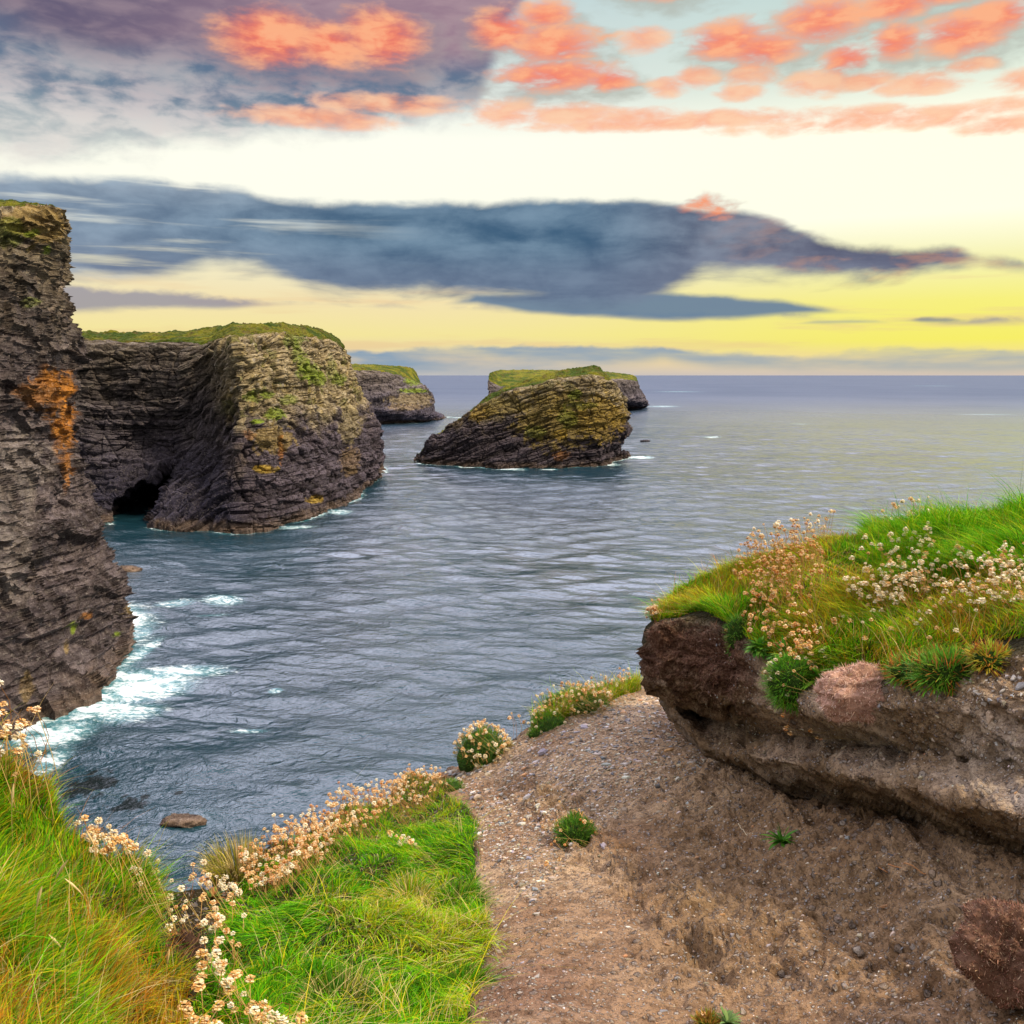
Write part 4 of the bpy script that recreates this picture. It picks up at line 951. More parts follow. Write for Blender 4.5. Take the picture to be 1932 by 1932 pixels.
def build_grass():
    # left mound, tall and yellowing
    pl = [(-250, 1345), (0, 1436), (60, 1484), (120, 1556), (180, 1590), (250, 1618), (310, 1665), (330, 1720), (300, 1790), (310, 1850), (350, 1932), (380, 2200), (-250, 2200)]
    q = rnd_in(pl, 74000); q = q[((q[:, 0] - 348) / 38) ** 2 + ((q[:, 1] - 1815) / 75) ** 2 > 1]; P, _ = on_ground(q[:, 0], q[:, 1])
    grass('grass', 'tall yellow-green grass with rusty stalks on the left mound', P, 0.058, 0.0036, [GR['green'], GR['lime'], GR['yel'], GR['olive'], GR['deep']], [0.28, 0.22, 0.2, 0.13, 0.17], 0.75, (0.45, 0.1), 0.5, 11,
          patchcol=([GR['rust'], GR['yel'], GR['olive'], GR['straw']], [0.34, 0.34, 0.24, 0.08], 2.6, 0.16))
    q = rnd_in(pl, 3600); P, _ = on_ground(q[:, 0], q[:, 1])
    grass('grass', 'thin rusty flowering grass stalks standing above the left mound', P, 0.11, 0.0022, [GR['rust'], GR['straw'], (0.42, 0.24, 0.05)], [0.5, 0.2, 0.3], 0.5, (0.45, 0.0), 0.35, 15)
    # the lawn-like turf between gully and path
    pr = [(330, 2200), (350, 1932), (370, 1850), (400, 1790), (430, 1720), (450, 1680), (500, 1648), (560, 1592), (640, 1540), (720, 1502), (770, 1490), (822, 1500)]
    pe = [(float(path_edge(np.array(y))), y) for y in (1510, 1530, 1560, 1600, 1640, 1680, 1720, 1760, 1800, 1850, 1900, 1932, 2050, 2200)]
    pc = pr + pe
    q = rnd_in(pc, 105000)
    q[:, 0] += 10 * rng.normal(0, 1, len(q)) * (rng.uniform(0, 1, len(q)) < 0.25)
    P, _ = on_ground(q[:, 0], q[:, 1])
    grass('grass', 'short bright green turf between the gully and the path', P, 0.05, 0.0034, [GR['green'], GR['lime'], GR['deep'], GR['yel']], [0.4, 0.18, 0.35, 0.07], 1.1, (-0.25, -0.45), 0.85, 21,
          patchcol=([GR['lime'], GR['yel'], GR['straw'], GR['olive']], [0.4, 0.3, 0.1, 0.2], 2.0, 0.22))
    q = rnd_in(pc, 2600); P, _ = on_ground(q[:, 0], q[:, 1])
    grass('grass', 'scattered dry straw blades lying in the bright turf', P, 0.10, 0.0024, [GR['straw'], GR['yel']], [0.6, 0.4], 1.2, (0.0, -0.2), 0.9, 25)
    # bank top
    n = 96000
    px = rng.uniform(1225, 2690, n); px = np.where(rng.uniform(0, 1, n) < 0.62, rng.uniform(1225, 1980, n), px)
    lo = np.interp(px, [1225, 1300, 1380, 1420, 1540, 1700, 1850, 2250], [8.2, 8.0, 7.4, 7.2, 7.1, 7.3, 7.6, 7.4])
    row = lo + (11.2 - lo) * rng.uniform(0, 1, n) ** 0.9
    P, _ = on_bank(px, row)
    far = sst(1560, 1760, px) * sst(8.6, 9.8, row)
    short = rng.uniform(0, 1, n) < 1 - 0.5 * far
    grass('grass', 'mixed green and yellow turf on top of the earth bank', P[short], 0.06, 0.0042, [GR['green'], GR['lime'], GR['deep'], GR['yel'], GR['olive']], [0.34, 0.24, 0.17, 0.12, 0.13], 0.9, (-0.35, -0.25), 0.75, 31,
          patchcol=([GR['yel'], GR['rust'], GR['olive'], GR['lime']], [0.35, 0.2, 0.25, 0.2], 1.9, 0.14))
    m = (far > 0.3)
    grass('grass', 'long wind-combed grass along the crest of the earth bank', P[m], 0.115, 0.0036, [GR['green'], GR['lime'], GR['deep'], GR['yel']], [0.42, 0.28, 0.2, 0.1], 0.9, (-0.75, -0.2), 0.75, 35)
    m = rng.uniform(0, 1, n) < 0.045
    grass('grass', 'thin rusty and straw stalks scattered over the earth bank', P[m], 0.10, 0.0022, [GR['rust'], GR['straw'], (0.42, 0.26, 0.06)], [0.45, 0.25, 0.3], 0.6, (-0.4, -0.1), 0.5, 37)
    # strip of rough grass along the far edge of the path
    ps = [(995, 1358), (1060, 1330), (1130, 1300), (1200, 1250), (1240, 1270), (1205, 1300), (1150, 1318), (1080, 1350), (1020, 1372)]
    q = rnd_in([(1000, 1372), (1060, 1346), (1130, 1315), (1200, 1288), (1210, 1300), (1150, 1322), (1100, 1340), (1040, 1368)], 7000); P, _ = on_ground(q[:, 0], q[:, 1])
    grass('grass', 'yellow-green rough grass along the far rim of the path', P, 0.15, 0.005, [GR['yel'], GR['lime'], GR['olive'], GR['green'], GR['straw']], [0.3, 0.25, 0.25, 0.1, 0.1], 0.5, (-0.2, 0), 0.5, 41)
build_grass()

# ------------------------------------------------------------------ thrift (sea pink gone dry)
def head_mesh(name, seed, pal):
    r = np.random.default_rng(seed); V, Q, C = [], [], []
    n = 30
    for i in range(n):
        u = (i + 0.5) / n; ph = i * 2.399 + r.normal(0, 0.2); el = math.asin(1 - 1.35 * u)
        d = np.array([math.cos(el) * math.cos(ph), math.cos(el) * math.sin(ph), math.sin(el) * 0.85 + 0.1])
        a = np.cross(d, [0.3, 0.2, 1]); a /= np.linalg.norm(a); b = np.cross(d, a)
        rr = 0.0105 * r.uniform(0.8, 1.15); w = 0.0048 * r.uniform(0.7, 1.25); b2 = b * 0.55 + d * 0.75
        p = d * rr * 0.75
        k = len(V)
        V += [p - a * w * 0.6, p + a * w * 0.6, p + a * w + b2 * w * 1.6, p - a * w + b2 * w * 1.6]
        Q.append([k, k + 1, k + 2, k + 3]); cc = np.array(pal[r.integers(len(pal))]) * r.uniform(0.75, 1.15); C += [cc * 0.85, cc * 0.85, cc, cc]
    # papery bract below
    k = len(V)
    for j in range(6):
        a = j / 6 * 6.283; V.append(np.array([0.0075 * math.cos(a), 0.0075 * math.sin(a), 0.0])); C.append(np.array([0.30, 0.16, 0.06]))
    V.append(np.array([0, 0, -0.011])); C.append(np.array([0.28, 0.14, 0.05]))
    T = [[k + j, k + (j + 1) % 6, k + 6] for j in range(6)]
    return np.array(V), np.array(Q), np.array(T), np.array(C)
PAL_W = [(0.93, 0.86, 0.62), (0.9, 0.78, 0.5), (0.82, 0.6, 0.33), (0.95, 0.93, 0.75)]
PAL_T = [(0.86, 0.6, 0.27), (0.78, 0.46, 0.17), (0.92, 0.8, 0.5), (0.6, 0.29, 0.08)]
PAL_R = [(0.7, 0.32, 0.08), (0.8, 0.5, 0.2), (0.52, 0.18, 0.03), (0.88, 0.68, 0.4)]
HEADS = {}
for key, pal in (('white', PAL_W), ('tan', PAL_T), ('rust', PAL_R)):
    HEADS[key] = []
    for s_ in range(4):
        V, Q, T, C = head_mesh('flower', 40 + s_ + len(key) * 10, pal)
        me = mesh_np('flower', V, Q, T, smooth=False, col=C); me.materials.append(M_PETAL); HEADS[key].append((me, V, Q, T, C))
def stem_mesh(seed, colr):
    r = np.random.default_rng(seed); k = 5; V = []; b = r.normal(0, 0.10, 2)
    for i in range(k):
        t = i / (k - 1); c = np.array([b[0] * math.sin(t * 3.14) * 0.8, b[1] * math.sin(t * 3.14) * 0.8, -t]); rad = 0.0011
        for j in range(3):
            a = j * 2.094; V.append(c + [rad * math.cos(a), rad * math.sin(a), 0])
    Q = [[i * 3 + j, i * 3 + (j + 1) % 3, (i + 1) * 3 + (j + 1) % 3, (i + 1) * 3 + j] for i in range(k - 1) for j in range(3)]
    me = mesh_np('stem', V, Q, col=np.tile(colr, (len(V), 1))); me.materials.append(M_STEM); return me, np.array(V), np.array(Q)
STEMS = [stem_mesh(i, c) for i, c in enumerate([(0.36, 0.17, 0.05), (0.3, 0.13, 0.04), (0.42, 0.24, 0.08), (0.26, 0.17, 0.04)])]
def thrift(label, P, length, kind, size=1.0, cap=100, lean=(0, 0), group='clumps of dried thrift', stems=True, spread=0.16, cushion=None, cat='flower clump'):
    """P (n,3) roots; first `cap` flowers are parts of their own, the rest one mass"""
    base = P[:, :].mean(0); root = empty('thrift_clump', tuple(base)); tag(root, label, cat, group)
    d = np.linalg.norm(P, axis=1); order = np.argsort(d); P = P[order]
    mv, mq, mt, mc, off = [], [], [], [], 0
    sv, sq, so = [], [], 0
    for i, p in enumerate(P):
        Ln = length * random.uniform(0.5, 1.2); tx, ty = random.gauss(lean[0], spread), random.gauss(lean[1], spread)
        up = Vector((tx, ty, 1)).normalized(); hd = Vector(p) + up * Ln - Vector(base)
        rot = Vector((0, 0, 1)).rotation_difference(up).to_euler(); sc = size * random.choice([0.6, 0.75, 0.85, 0.95, 1.05, 1.15]) * 0.95
        kd = kind if isinstance(kind, str) else random.choice(kind)
        me, V, Q, T, C = random.choice(HEADS[kd]); sm, SV, SQ = random.choice(STEMS)
        if i < cap:
            f = bpy.data.objects.new('flower', me); COL.objects.link(f); f.parent = root
            f.location = hd; f.rotation_euler = rot; f.scale = (sc, sc, sc)
            if stems:
                g = bpy.data.objects.new('stem', sm); COL.objects.link(g); g.parent = f; g.scale = (1 / sc, 1 / sc, Ln / sc)
        else:
            R = np.array(rot.to_matrix()); mv.append((V * sc) @ R.T + np.array(hd)); mq.append(Q + off); mt.append(T + off); mc.append(C); off += len(V)
        if i >= cap or not stems:
            R = np.array(rot.to_matrix()); sv.append((SV * np.array([1, 1, Ln])) @ R.T + np.array(hd)); sq.append(SQ + so); so += len(SV)
    if mv:
        o = link('flower_mass', mesh_np('flower_mass', np.concatenate(mv), np.concatenate(mq), np.concatenate(mt), smooth=False, col=np.concatenate(mc)), M_PETAL, root); o['kind'] = 'stuff'
    if sv:
        o = link('flower_stems', mesh_np('flower_stems', np.concatenate(sv), np.concatenate(sq), col=np.tile((0.36, 0.18, 0.05), (so, 1))), M_STEM, root); o['kind'] = 'stuff'
    return root
def pts_ground(poly, n): q = rnd_in(poly, n); return on_ground(q[:, 0], q[:, 1])[0]
def pts_bank(poly_px_row, n): q = rnd_in(poly_px_row, n); return on_bank(q[:, 0], q[:, 1])[0]

def dome_leaves(name, center, rad, n, ln, wd, pal, wts, parent, mat=M_LEAF, up=0.4, seed=0, lo=0.0):
    """a cushion of short narrow leaves standing out of a low dome"""
    ph = rng.uniform(0, 2 * np.pi, n); ct = rng.uniform(0.0, 1, n) ** 0.8 if lo == 0 else rng.uniform(lo, 1, n); st_ = np.sqrt(1 - ct ** 2)
    D = np.stack([st_ * np.cos(ph), st_ * np.sin(ph), ct], -1)
    lump_ = 1 + 0.22 * fbm(D * 2.2, 3, seed)
    P = D * np.array(rad) * lump_[:, None] * rng.uniform(0.75, 1.0, (n, 1))
    dirv = D * np.array([1, 1, 0.8]) + np.array([0, 0, up]) + rng.normal(0, 0.28, (n, 3)); dirv /= np.linalg.norm(dirv, axis=1, keepdims=True)
    c = cpick(pal, n, 0.3, wts)
    me = blade_mesh(name, P, ln * rng.uniform(0.6, 1.2, n), wd * rng.uniform(0.7, 1.2, n), rng.normal(0, 0.2, (n, 3)) * np.array([1, 1, 0]), np.full(n, 0.3), c, 3, None, dirv)
    o = link(name, me, mat, parent)
    return o
def cushion(root, rad, n, ln, wd, pal, wts=None, seed=0, lo=0.0):
    core = lump('leaf_core', None, None, (0, 0, 0), (rad[0] * 0.82, rad[1] * 0.82, rad[2] * 0.82), (0.03, 0.06, 0.012), seed, M_ROOT, 0.25, 4, root)
    return dome_leaves('leaf_cushion', (0, 0, 0), rad, n, ln, wd, pal, wts, root, seed=seed, lo=lo, up=0.4 if lo == 0 else 0.05)
CG = [(0.05, 0.16, 0.015), (0.09, 0.24, 0.02), (0.16, 0.3, 0.03), (0.2, 0.2, 0.03)]
def dome_pts(c, rad, n, lo=0.1):
    ph = rng.uniform(0, 2 * np.pi, n); ct = rng.uniform(lo, 1, n); s_ = np.sqrt(1 - ct ** 2)
    return np.stack([s_ * np.cos(ph) * rad[0], s_ * np.sin(ph) * rad[1], ct * rad[2]], -1) + c
def cushion_plant(label, px, py, rad, n, nfl, kind, size=0.9, ln=0.035, fl=0.05, pal=CG, surf='g', seed=0, group='cushions of thrift', fside=None):
    p = (on_ground(px, py) if surf == 'g' else on_bank(px, py))[0][0]
    P = dome_pts(p + np.array([0, 0, -0.01]), rad, nfl, 0.05 if surf == 'g' else -0.6)
    if fside is not None: P = P[(P - p) @ np.array(fside) > -0.15 * rad[0]]
    r = thrift(label, P, fl, kind, size, 100, (0, 0), group, True, 0.25)
    off = Vector(p) - Vector(r.location)
    before = set(r.children)
    cushion(r, rad, n, ln, 0.004, pal, [0.3, 0.35, 0.25, 0.1], seed, 0.0 if surf == 'g' else -0.95)
    for ch in r.children:
        if ch not in before: ch.location = off
    return r

def build_flowers():
    T = thrift
    T('tall tan thrift heads on the grassy edge at the foot of the tall dark cliff', pts_ground([(-60, 1420), (10, 1438), (66, 1488), (50, 1540), (-60, 1500)], 48), 0.21, ['tan', 'tan', 'white', 'rust'], 1.05)
    T('tan thrift heads standing alone against the dark water above the left mound', pts_ground([(150, 1585), (225, 1610), (262, 1632), (255, 1660), (180, 1640), (130, 1590)], 30), 0.12, ['tan', 'white', 'tan'], 1.05, lean=(0.1, 0))
    T('dense cream thrift heads in the dip between mound and turf', pts_ground([(262, 1640), (310, 1668), (400, 1690), (440, 1690), (450, 1740), (420, 1790), (370, 1780), (310, 1740), (265, 1690)], 95), 0.115, ['white', 'tan', 'white', 'rust'], 0.95)
    T('few tan thrift heads beside the dark hole in the gully', pts_ground([(400, 1760), (455, 1760), (450, 1850), (390, 1880)], 16), 0.12, ['tan', 'white'], 1.0)
    T('cream thrift heads at the bottom edge of the turf near the gully', pts_ground([(370, 1900), (440, 1905), (560, 1960), (560, 2000), (420, 2010), (365, 1960)], 52), 0.11, ['white', 'tan', 'tan'], 1.0)
    T('long dense drift of tan thrift along the turf edge above the sea', pts_ground([(455, 1668), (500, 1636), (560, 1588), (640, 1530), (700, 1505), (770, 1488), (830, 1478), (838, 1520), (750, 1548), (680, 1585), (610, 1640), (545, 1690), (480, 1710)], 760), 0.135, ['tan', 'white', 'rust', 'tan', 'rust'], 0.8, stems=True, spread=0.12)
    T('small bunch of cream thrift on the green turf beside the path', pts_ground([(730, 1590), (790, 1610), (785, 1625), (740, 1610)], 16), 0.07, ['white', 'tan'], 1.0)
    cushion_plant('round green thrift cushion topped with cream heads on the rim of the path', 912, 1432, (0.21, 0.21, 0.23), 2600, 150, ['white', 'tan'], 1.0, 0.04, 0.06, seed=1)
    cushion_plant('small bright green thrift cushion between two larger ones on the path rim', 1035, 1372, (0.13, 0.12, 0.11), 900, 8, ['white'], 0.9, 0.035, 0.04, seed=2)
    cushion_plant('broad thrift cushion with a fringe of cream heads below the overhang tip', 1085, 1340, (0.3, 0.18, 0.15), 2200, 110, ['white', 'tan', 'rust'], 1.0, 0.04, 0.075, seed=3)
    cushion_plant('low golden thrift cushion on the crumbling rim above the drift', 787, 1478, (0.16, 0.12, 0.09), 800, 26, ['tan', 'rust'], 0.9, 0.035, 0.04, pal=[(0.3, 0.22, 0.03), (0.2, 0.24, 0.03), (0.4, 0.24, 0.05), (0.3, 0.3, 0.05)], seed=4)
    T('sparse tan thrift stalks on the far rim behind the small cushion', pts_ground([(960, 1392), (1040, 1360), (1130, 1318), (1200, 1290), (1200, 1300), (1100, 1345), (1000, 1385)], 90), 0.16, ['tan', 'white', 'rust'], 1.0, 90)
    cushion_plant('dark green thrift cushion with dead stalks alone on the bare path', 1088, 1592, (0.105, 0.105, 0.13), 1700, 12, ['rust', 'tan'], 0.8, 0.04, 0.04, seed=5)
    # bank
    T('rust-brown dried thrift thicket on the crest of the earth bank', pts_bank([(1380, 9.2), (1440, 8.0), (1530, 8.4), (1560, 9.8), (1500, 10.6), (1400, 10.6)], 300), 0.16, ['rust', 'rust', 'tan'], 0.85)
    T('pale thrift heads highest on the bank crest against the sea', pts_bank([(1400, 10.4), (1540, 10.3), (1570, 10.6), (1560, 11), (1400, 11)], 62), 0.19, ['white', 'tan'], 1.0)
    T('rust thrift hanging among green leaves on the front of the bank', pts_bank([(1400, 7.2), (1470, 7.05), (1530, 7.1), (1540, 8.2), (1420, 8.6)], 110), 0.10, ['rust', 'tan'], 0.9, lean=(-0.1, -0.4))
    T('bright cream drift of thrift across the middle of the bank top', pts_bank([(1590, 8.6), (1700, 8.2), (1780, 8.6), (1760, 9.7), (1640, 9.7)], 190), 0.14, ['white', 'white', 'tan'], 0.92)
    T('cream thrift heads at the far end of the bank top above the loose stones', pts_bank([(1780, 8.2), (1860, 7.9), (1990, 8.0), (1990, 9.0), (1800, 9.3)], 190), 0.13, ['white', 'white', 'tan'], 0.9)
    T('small tuft of pale thrift at the very tip of the overhang', pts_bank([(1206, 8.2), (1236, 7.8), (1240, 9.6), (1212, 9.6)], 36), 0.10, ['white', 'tan', 'rust'], 0.9, lean=(-0.3, 0))
    T('few pinkish thrift stalks on the skyline of the bank beside the long grass', pts_bank([(1660, 10.4), (1750, 10.4), (1750, 10.8), (1660, 10.8)], 22), 0.16, ['tan', 'white'], 1.0)
    T('scattered cream thrift low in the leafy green of the bank top', pts_bank([(1540, 7.4), (1700, 7.5), (1860, 7.6), (1800, 8.4), (1560, 8.6)], 34), 0.08, ['white', 'tan'], 0.9)
build_flowers()
#@@PART3
# ------------------------------------------------------------------ clods of roots, leafy plants
def root_clod(name, label, px, py, y, rad, seed, colr, fib, nf=5200, fl=0.022, loc=None):
    p = at(float(px), float(py), y) if loc is None else loc
    root = empty(name, tuple(p)); tag(root, label, 'root clod')
    body = lump('root_mat', None, None, (0, 0, 0), rad, colr, seed, M_ROOT, 0.5, 6, root)
    V = np.array([v.co[:] for v in body.data.vertices]); i = rng.integers(0, len(V), nf); Q = V[i]
    D = Q / np.linalg.norm(Q, axis=1, keepdims=True) + rng.normal(0, 0.7, (nf, 3)); D /= np.linalg.norm(D, axis=1, keepdims=True)
    me = blade_mesh('root_fibres', Q * 0.985, fl * rng.uniform(0.4, 1.4, nf), 0.0022 * rng.uniform(0.6, 1.6, nf), rng.normal(0, 0.6, (nf, 3)), rng.uniform(0.1, 0.9, nf), cpick(fib, nf, 0.35), 3, None, D)
    link('root_fibres', me, M_FIBRE, root)
    return root
def leaf_plant(name, label, cat, p, n, ln, wd, pal, up=(0, 0, 1), spread=0.9, group=None, parent_lift=0.0, red=None):
    root = empty(name, tuple(p)); tag(root, label, cat, group)
    upv = np.array(up, float); V, Q, C, off = [], [], [], 0
    for i in range(n):
        a = i * 2.399 + random.gauss(0, 0.3); k = random.uniform(0.35, 1.0)
        d = np.array([math.cos(a) * spread * k, math.sin(a) * spread * k, 0]) + upv * (1.05 - 0.75 * k); d /= np.linalg.norm(d)
        s = np.cross(d, [0.1, 0.2, 1.0]); s /= np.linalg.norm(s); nn = np.cross(s, d)
        L_ = ln * random.uniform(0.65, 1.15); w = wd * random.uniform(0.75, 1.2); m = 7
        for j in range(m):
            t = j / (m - 1); c = d * L_ * t - np.array([0, 0, 1]) * L_ * 0.45 * t * t * k
            ww = w * (math.sin(math.pi * min(1, 0.08 + t * 0.95)) ** 0.8 + 0.05) * 0.5
            V += [c - s * ww + nn * ww * 0.35, c.copy(), c + s * ww + nn * ww * 0.35]
        cc = cpick(pal, 1, 0.25)[0]; C += [cc, cc * 1.12, cc] * m
        Q += [[off + j * 3 + b, off + j * 3 + b + 1, off + (j + 1) * 3 + b + 1, off + (j + 1) * 3 + b] for j in range(m - 1) for b in (0, 1)]
        off += 3 * m
    link('leaves', mesh_np('leaves', np.array(V), np.array(Q), col=np.array(C)), M_LEAF, root)
    return root
def tuft(name, label, cat, p, n, h, wd, pal, wts, bend, lean, rad, base=(0, 0)):
    root = empty(name, tuple(p)); tag(root, label, cat)
    a = rng.uniform(0, 6.283, n); r = np.sqrt(rng.uniform(0, 1, n)) * rad
    Q = np.stack([np.cos(a) * r, np.sin(a) * r, 0 * a - 0.01], -1)
    ld = np.stack([np.cos(a) * lean + base[0], np.sin(a) * lean + base[1], 0 * a], -1) * rng.uniform(0.3, 1.2, (n, 1))
    link('grass_blades', blade_mesh('grass_blades', Q, h * rng.uniform(0.6, 1.15, n), wd * rng.uniform(0.7, 1.2, n), ld, np.clip(bend + rng.normal(0, 0.2, n), 0, 1.2), cpick(pal, n, 0.3, wts), 5), M_GRASS, root)
    return root

def build_plants():
    b = lambda px, row: on_bank(px, row)[0][0]
    g = lambda px, py: on_ground(px, py)[0][0]
    PK = [(0.55, 0.34, 0.25), (0.66, 0.45, 0.34), (0.36, 0.18, 0.12), (0.74, 0.56, 0.44)]
    root_clod('root_clod', 'pinkish fibrous clump of roots bulging from the front edge of the bank', 0, 0, 0, (0.165, 0.11, 0.105), 12, (0.42, 0.25, 0.18), PK, 16000, 0.013, loc=b(1620, 6.95) + np.array([0, -0.05, 0.0]))
    root_clod('root_clod', 'fallen dark reddish clod of roots lying on the bare earth below the bank', 1908, 1800, 2.0, (0.118, 0.12, 0.115), 17, (0.13, 0.07, 0.045), [(0.17, 0.075, 0.045), (0.26, 0.13, 0.09), (0.08, 0.035, 0.022), (0.34, 0.23, 0.15)], 26000, 0.0075)
    cushion_plant('bright green mossy cushion beside the dark lip of the bank', 1386, 7.15, (0.06, 0.06, 0.12), 1100, 3, 'rust', 0.8, 0.03, 0.03, surf='b', seed=21, group=None)
    cushion_plant('drooping feathery green plant with yellow-cream heads left of the pinkish root clump', 1498, 6.6, (0.12, 0.11, 0.125), 2800, 26, ['white', 'tan'], 0.95, 0.045, 0.035, surf='b', seed=22, group=None, pal=[(0.05, 0.2, 0.012), (0.1, 0.3, 0.015), (0.17, 0.36, 0.02), (0.1, 0.2, 0.02)])
    leaf_plant('leafy_plant', 'glossy broad-leaved green plant hanging over the bank between the two green cushions', 'plant', b(1432, 7.0) + np.array([0, -0.03, 0.02]), 150, 0.085, 0.02, [(0.05, 0.17, 0.015), (0.09, 0.24, 0.02), (0.14, 0.27, 0.03)], (0, -0.75, 0.55), 1.0)
    leaf_plant('leafy_plant', 'leafy green plant among the rust thrift above the drooping feathery plant', 'plant', b(1478, 7.35), 70, 0.12, 0.02, [(0.06, 0.2, 0.015), (0.12, 0.28, 0.02), (0.2, 0.3, 0.03)], (0, -0.6, 0.7), 1.1)
    leaf_plant('leafy_plant', 'broad green leaves tucked above the left end of the pinkish root clump', 'plant', b(1545, 7.25), 60, 0.11, 0.022, [(0.08, 0.26, 0.015), (0.15, 0.33, 0.02)], (0.1, -0.5, 0.8), 1.1)
    thrift('dead rust-brown thrift stalks trailing around the lone cushion on the path', on_ground(np.array(rng.normal(1060, 16, 22)), np.array(rng.normal(1590, 22, 22)))[0], 0.06, ['rust', 'tan'], 0.7, 100, (-0.5, -0.3), 'clumps of dried thrift', True, 0.5)
    thrift('dried thrift stalks dangling below the drooping feathery plant', b(1500, 6.5)[None] + rng.normal(0, 1, (9, 3)) * np.array([0.06, 0.01, 0.01]) + np.array([0, -0.10, -0.03]), -0.14, ['rust', 'tan'], 0.85, 100, (0.0, 0.1), 'clumps of dried thrift', True, 0.18)
    leaf_plant('leafy_plant', 'low leafy green plant above the pinkish root clump', 'plant', b(1590, 7.5), 40, 0.10, 0.022, [(0.07, 0.22, 0.015), (0.13, 0.3, 0.02)], (0, -0.4, 0.8), 1.1)
    def spiky(label, px, row, rad, n, ln, pal, wts, nsp, seed):
        p = b(px, row); r = empty('plantain', tuple(p)); tag(r, label, 'plant')
        cushion(r, rad, n, ln, 0.0065, pal, wts, seed, -0.6)
        a = rng.uniform(0, 6.283, nsp); q = np.sqrt(rng.uniform(0, 1, nsp))
        Q = np.stack([np.cos(a) * q * rad[0] * 1.1, np.sin(a) * q * rad[1], 0.5 * rad[2] + 0 * a], -1)
        link('seed_spikes', blade_mesh('seed_spikes', Q, 0.075 * rng.uniform(0.25, 1.2, nsp), 0.0045 + 0 * a, rng.normal(0, 0.7, (nsp, 3)) * np.array([1, 1, 0]), np.full(nsp, 0.2), cpick([(0.36, 0.12, 0.025), (0.28, 0.08, 0.02), (0.42, 0.22, 0.05), (0.2, 0.2, 0.03)], nsp), 3), M_LEAF, r)
    PG = [(0.07, 0.22, 0.015), (0.13, 0.3, 0.02), (0.25, 0.28, 0.03), (0.45, 0.17, 0.03)]
    spiky('spreading green and rust plantain on the bank edge near the loose stones', 1795, 6.9, (0.14, 0.09, 0.075), 1500, 0.06, PG, [0.4, 0.35, 0.15, 0.1], 70, 41)
    spiky('rusty plantain spikes right beside the pinkish root clump', 1728, 7.2, (0.10, 0.08, 0.06), 800, 0.05, PG, [0.25, 0.3, 0.2, 0.25], 90, 42)
    spiky('yellowing plantain at the right end of the bank plants', 1868, 7.05, (0.07, 0.06, 0.05), 600, 0.045, [(0.45, 0.32, 0.03), (0.22, 0.32, 0.02), (0.5, 0.2, 0.03), (0.3, 0.3, 0.03)], None, 30, 43)
    leaf_plant('plantain', 'single dark green leaf rosette growing on the steep bare earth', 'plant', g(1475, 1590) + np.array([0, 0, 0.005]), 36, 0.098, 0.017, [(0.06, 0.2, 0.015), (0.1, 0.28, 0.02)], (-0.1, -0.35, 0.8), 1.1)
    leaf_plant('plantain', 'grey-green leaf rosette at the very bottom of the bare earth', 'plant', g(1372, 1928) + np.array([0, 0, 0.005]), 34, 0.062, 0.011, [(0.09, 0.16, 0.04), (0.14, 0.22, 0.06)], (0, -0.1, 0.9), 1.1)
    cushion_plant('rusty moss tuft beside the lowest leaf rosette', 1335, 1925, (0.035, 0.03, 0.03), 420, 2, 'rust', 0.6, 0.03, 0.03, pal=[(0.3, 0.16, 0.03), (0.2, 0.2, 0.02), (0.4, 0.2, 0.04), (0.15, 0.2, 0.02)], seed=25, group=None)
    cushion_plant('small green cushion in the gravel where the turf meets the path', 850, 1492, (0.10, 0.08, 0.06), 500, 2, 'white', 0.8, 0.035, 0.03, seed=26)
    cushion_plant('little green cushion in the shale between drift and rim', 1010, 1388, (0.06, 0.05, 0.05), 300, 2, 'white', 0.8, 0.03, 0.03, seed=27)
    tuft('grass_tussock', 'pale bleached grass tussock drooping over the edge above the sea', 'grass tuft', g(448, 1664), 1100, 0.24, 0.0042, [GR['straw'], GR['olive'], GR['yel'], GR['brown']], [0.4, 0.28, 0.22, 0.1], 0.75, 0.35, 0.12, (-0.1, -0.1))
    tuft('grass_tussock', 'dark spiky grass tussock at the bottom of the bright turf', 'grass tuft', g(640, 1890), 700, 0.12, 0.004, [GR['deep'], GR['olive'], GR['straw']], [0.5, 0.3, 0.2], 0.7, 0.6, 0.09)
    tuft('grass_tussock', 'shaggy straw-tipped grass tussock in the middle of the bright turf', 'grass tuft', g(770, 1690), 700, 0.13, 0.0036, [GR['yel'], GR['straw'], GR['green']], [0.4, 0.3, 0.3], 0.85, 0.6, 0.1, (-0.1, -0.3))
    tuft('grass_tussock', 'dark overhanging grass tussock on the turf border beside the path', 'grass tuft', g(868, 1700), 700, 0.11, 0.004, [GR['deep'], GR['olive'], GR['green']], [0.4, 0.3, 0.3], 0.9, 0.6, 0.1, (0.3, -0.2))
    tuft('grass_tussock', 'lower dark grass tussock leaning over the path border', 'grass tuft', g(880, 1862), 600, 0.09, 0.0036, [GR['deep'], GR['olive'], GR['green']], [0.4, 0.3, 0.3], 0.9, 0.7, 0.08, (0.3, -0.2))
    leaf_plant('stonecrop', 'dark red fleshy plant at the rim of the gully hole', 'plant', g(350, 1755), 90, 0.07, 0.011, [(0.3, 0.08, 0.03), (0.42, 0.15, 0.04), (0.1, 0.14, 0.03), (0.2, 0.09, 0.03)], (0, -0.2, 0.9), 1.1)
    leaf_plant('stonecrop', 'mixed green and red leafy plant between mound and bright turf', 'plant', g(385, 1722), 90, 0.06, 0.014, [(0.1, 0.2, 0.03), (0.2, 0.26, 0.04), (0.3, 0.12, 0.04)], (0, -0.1, 1), 1.1)
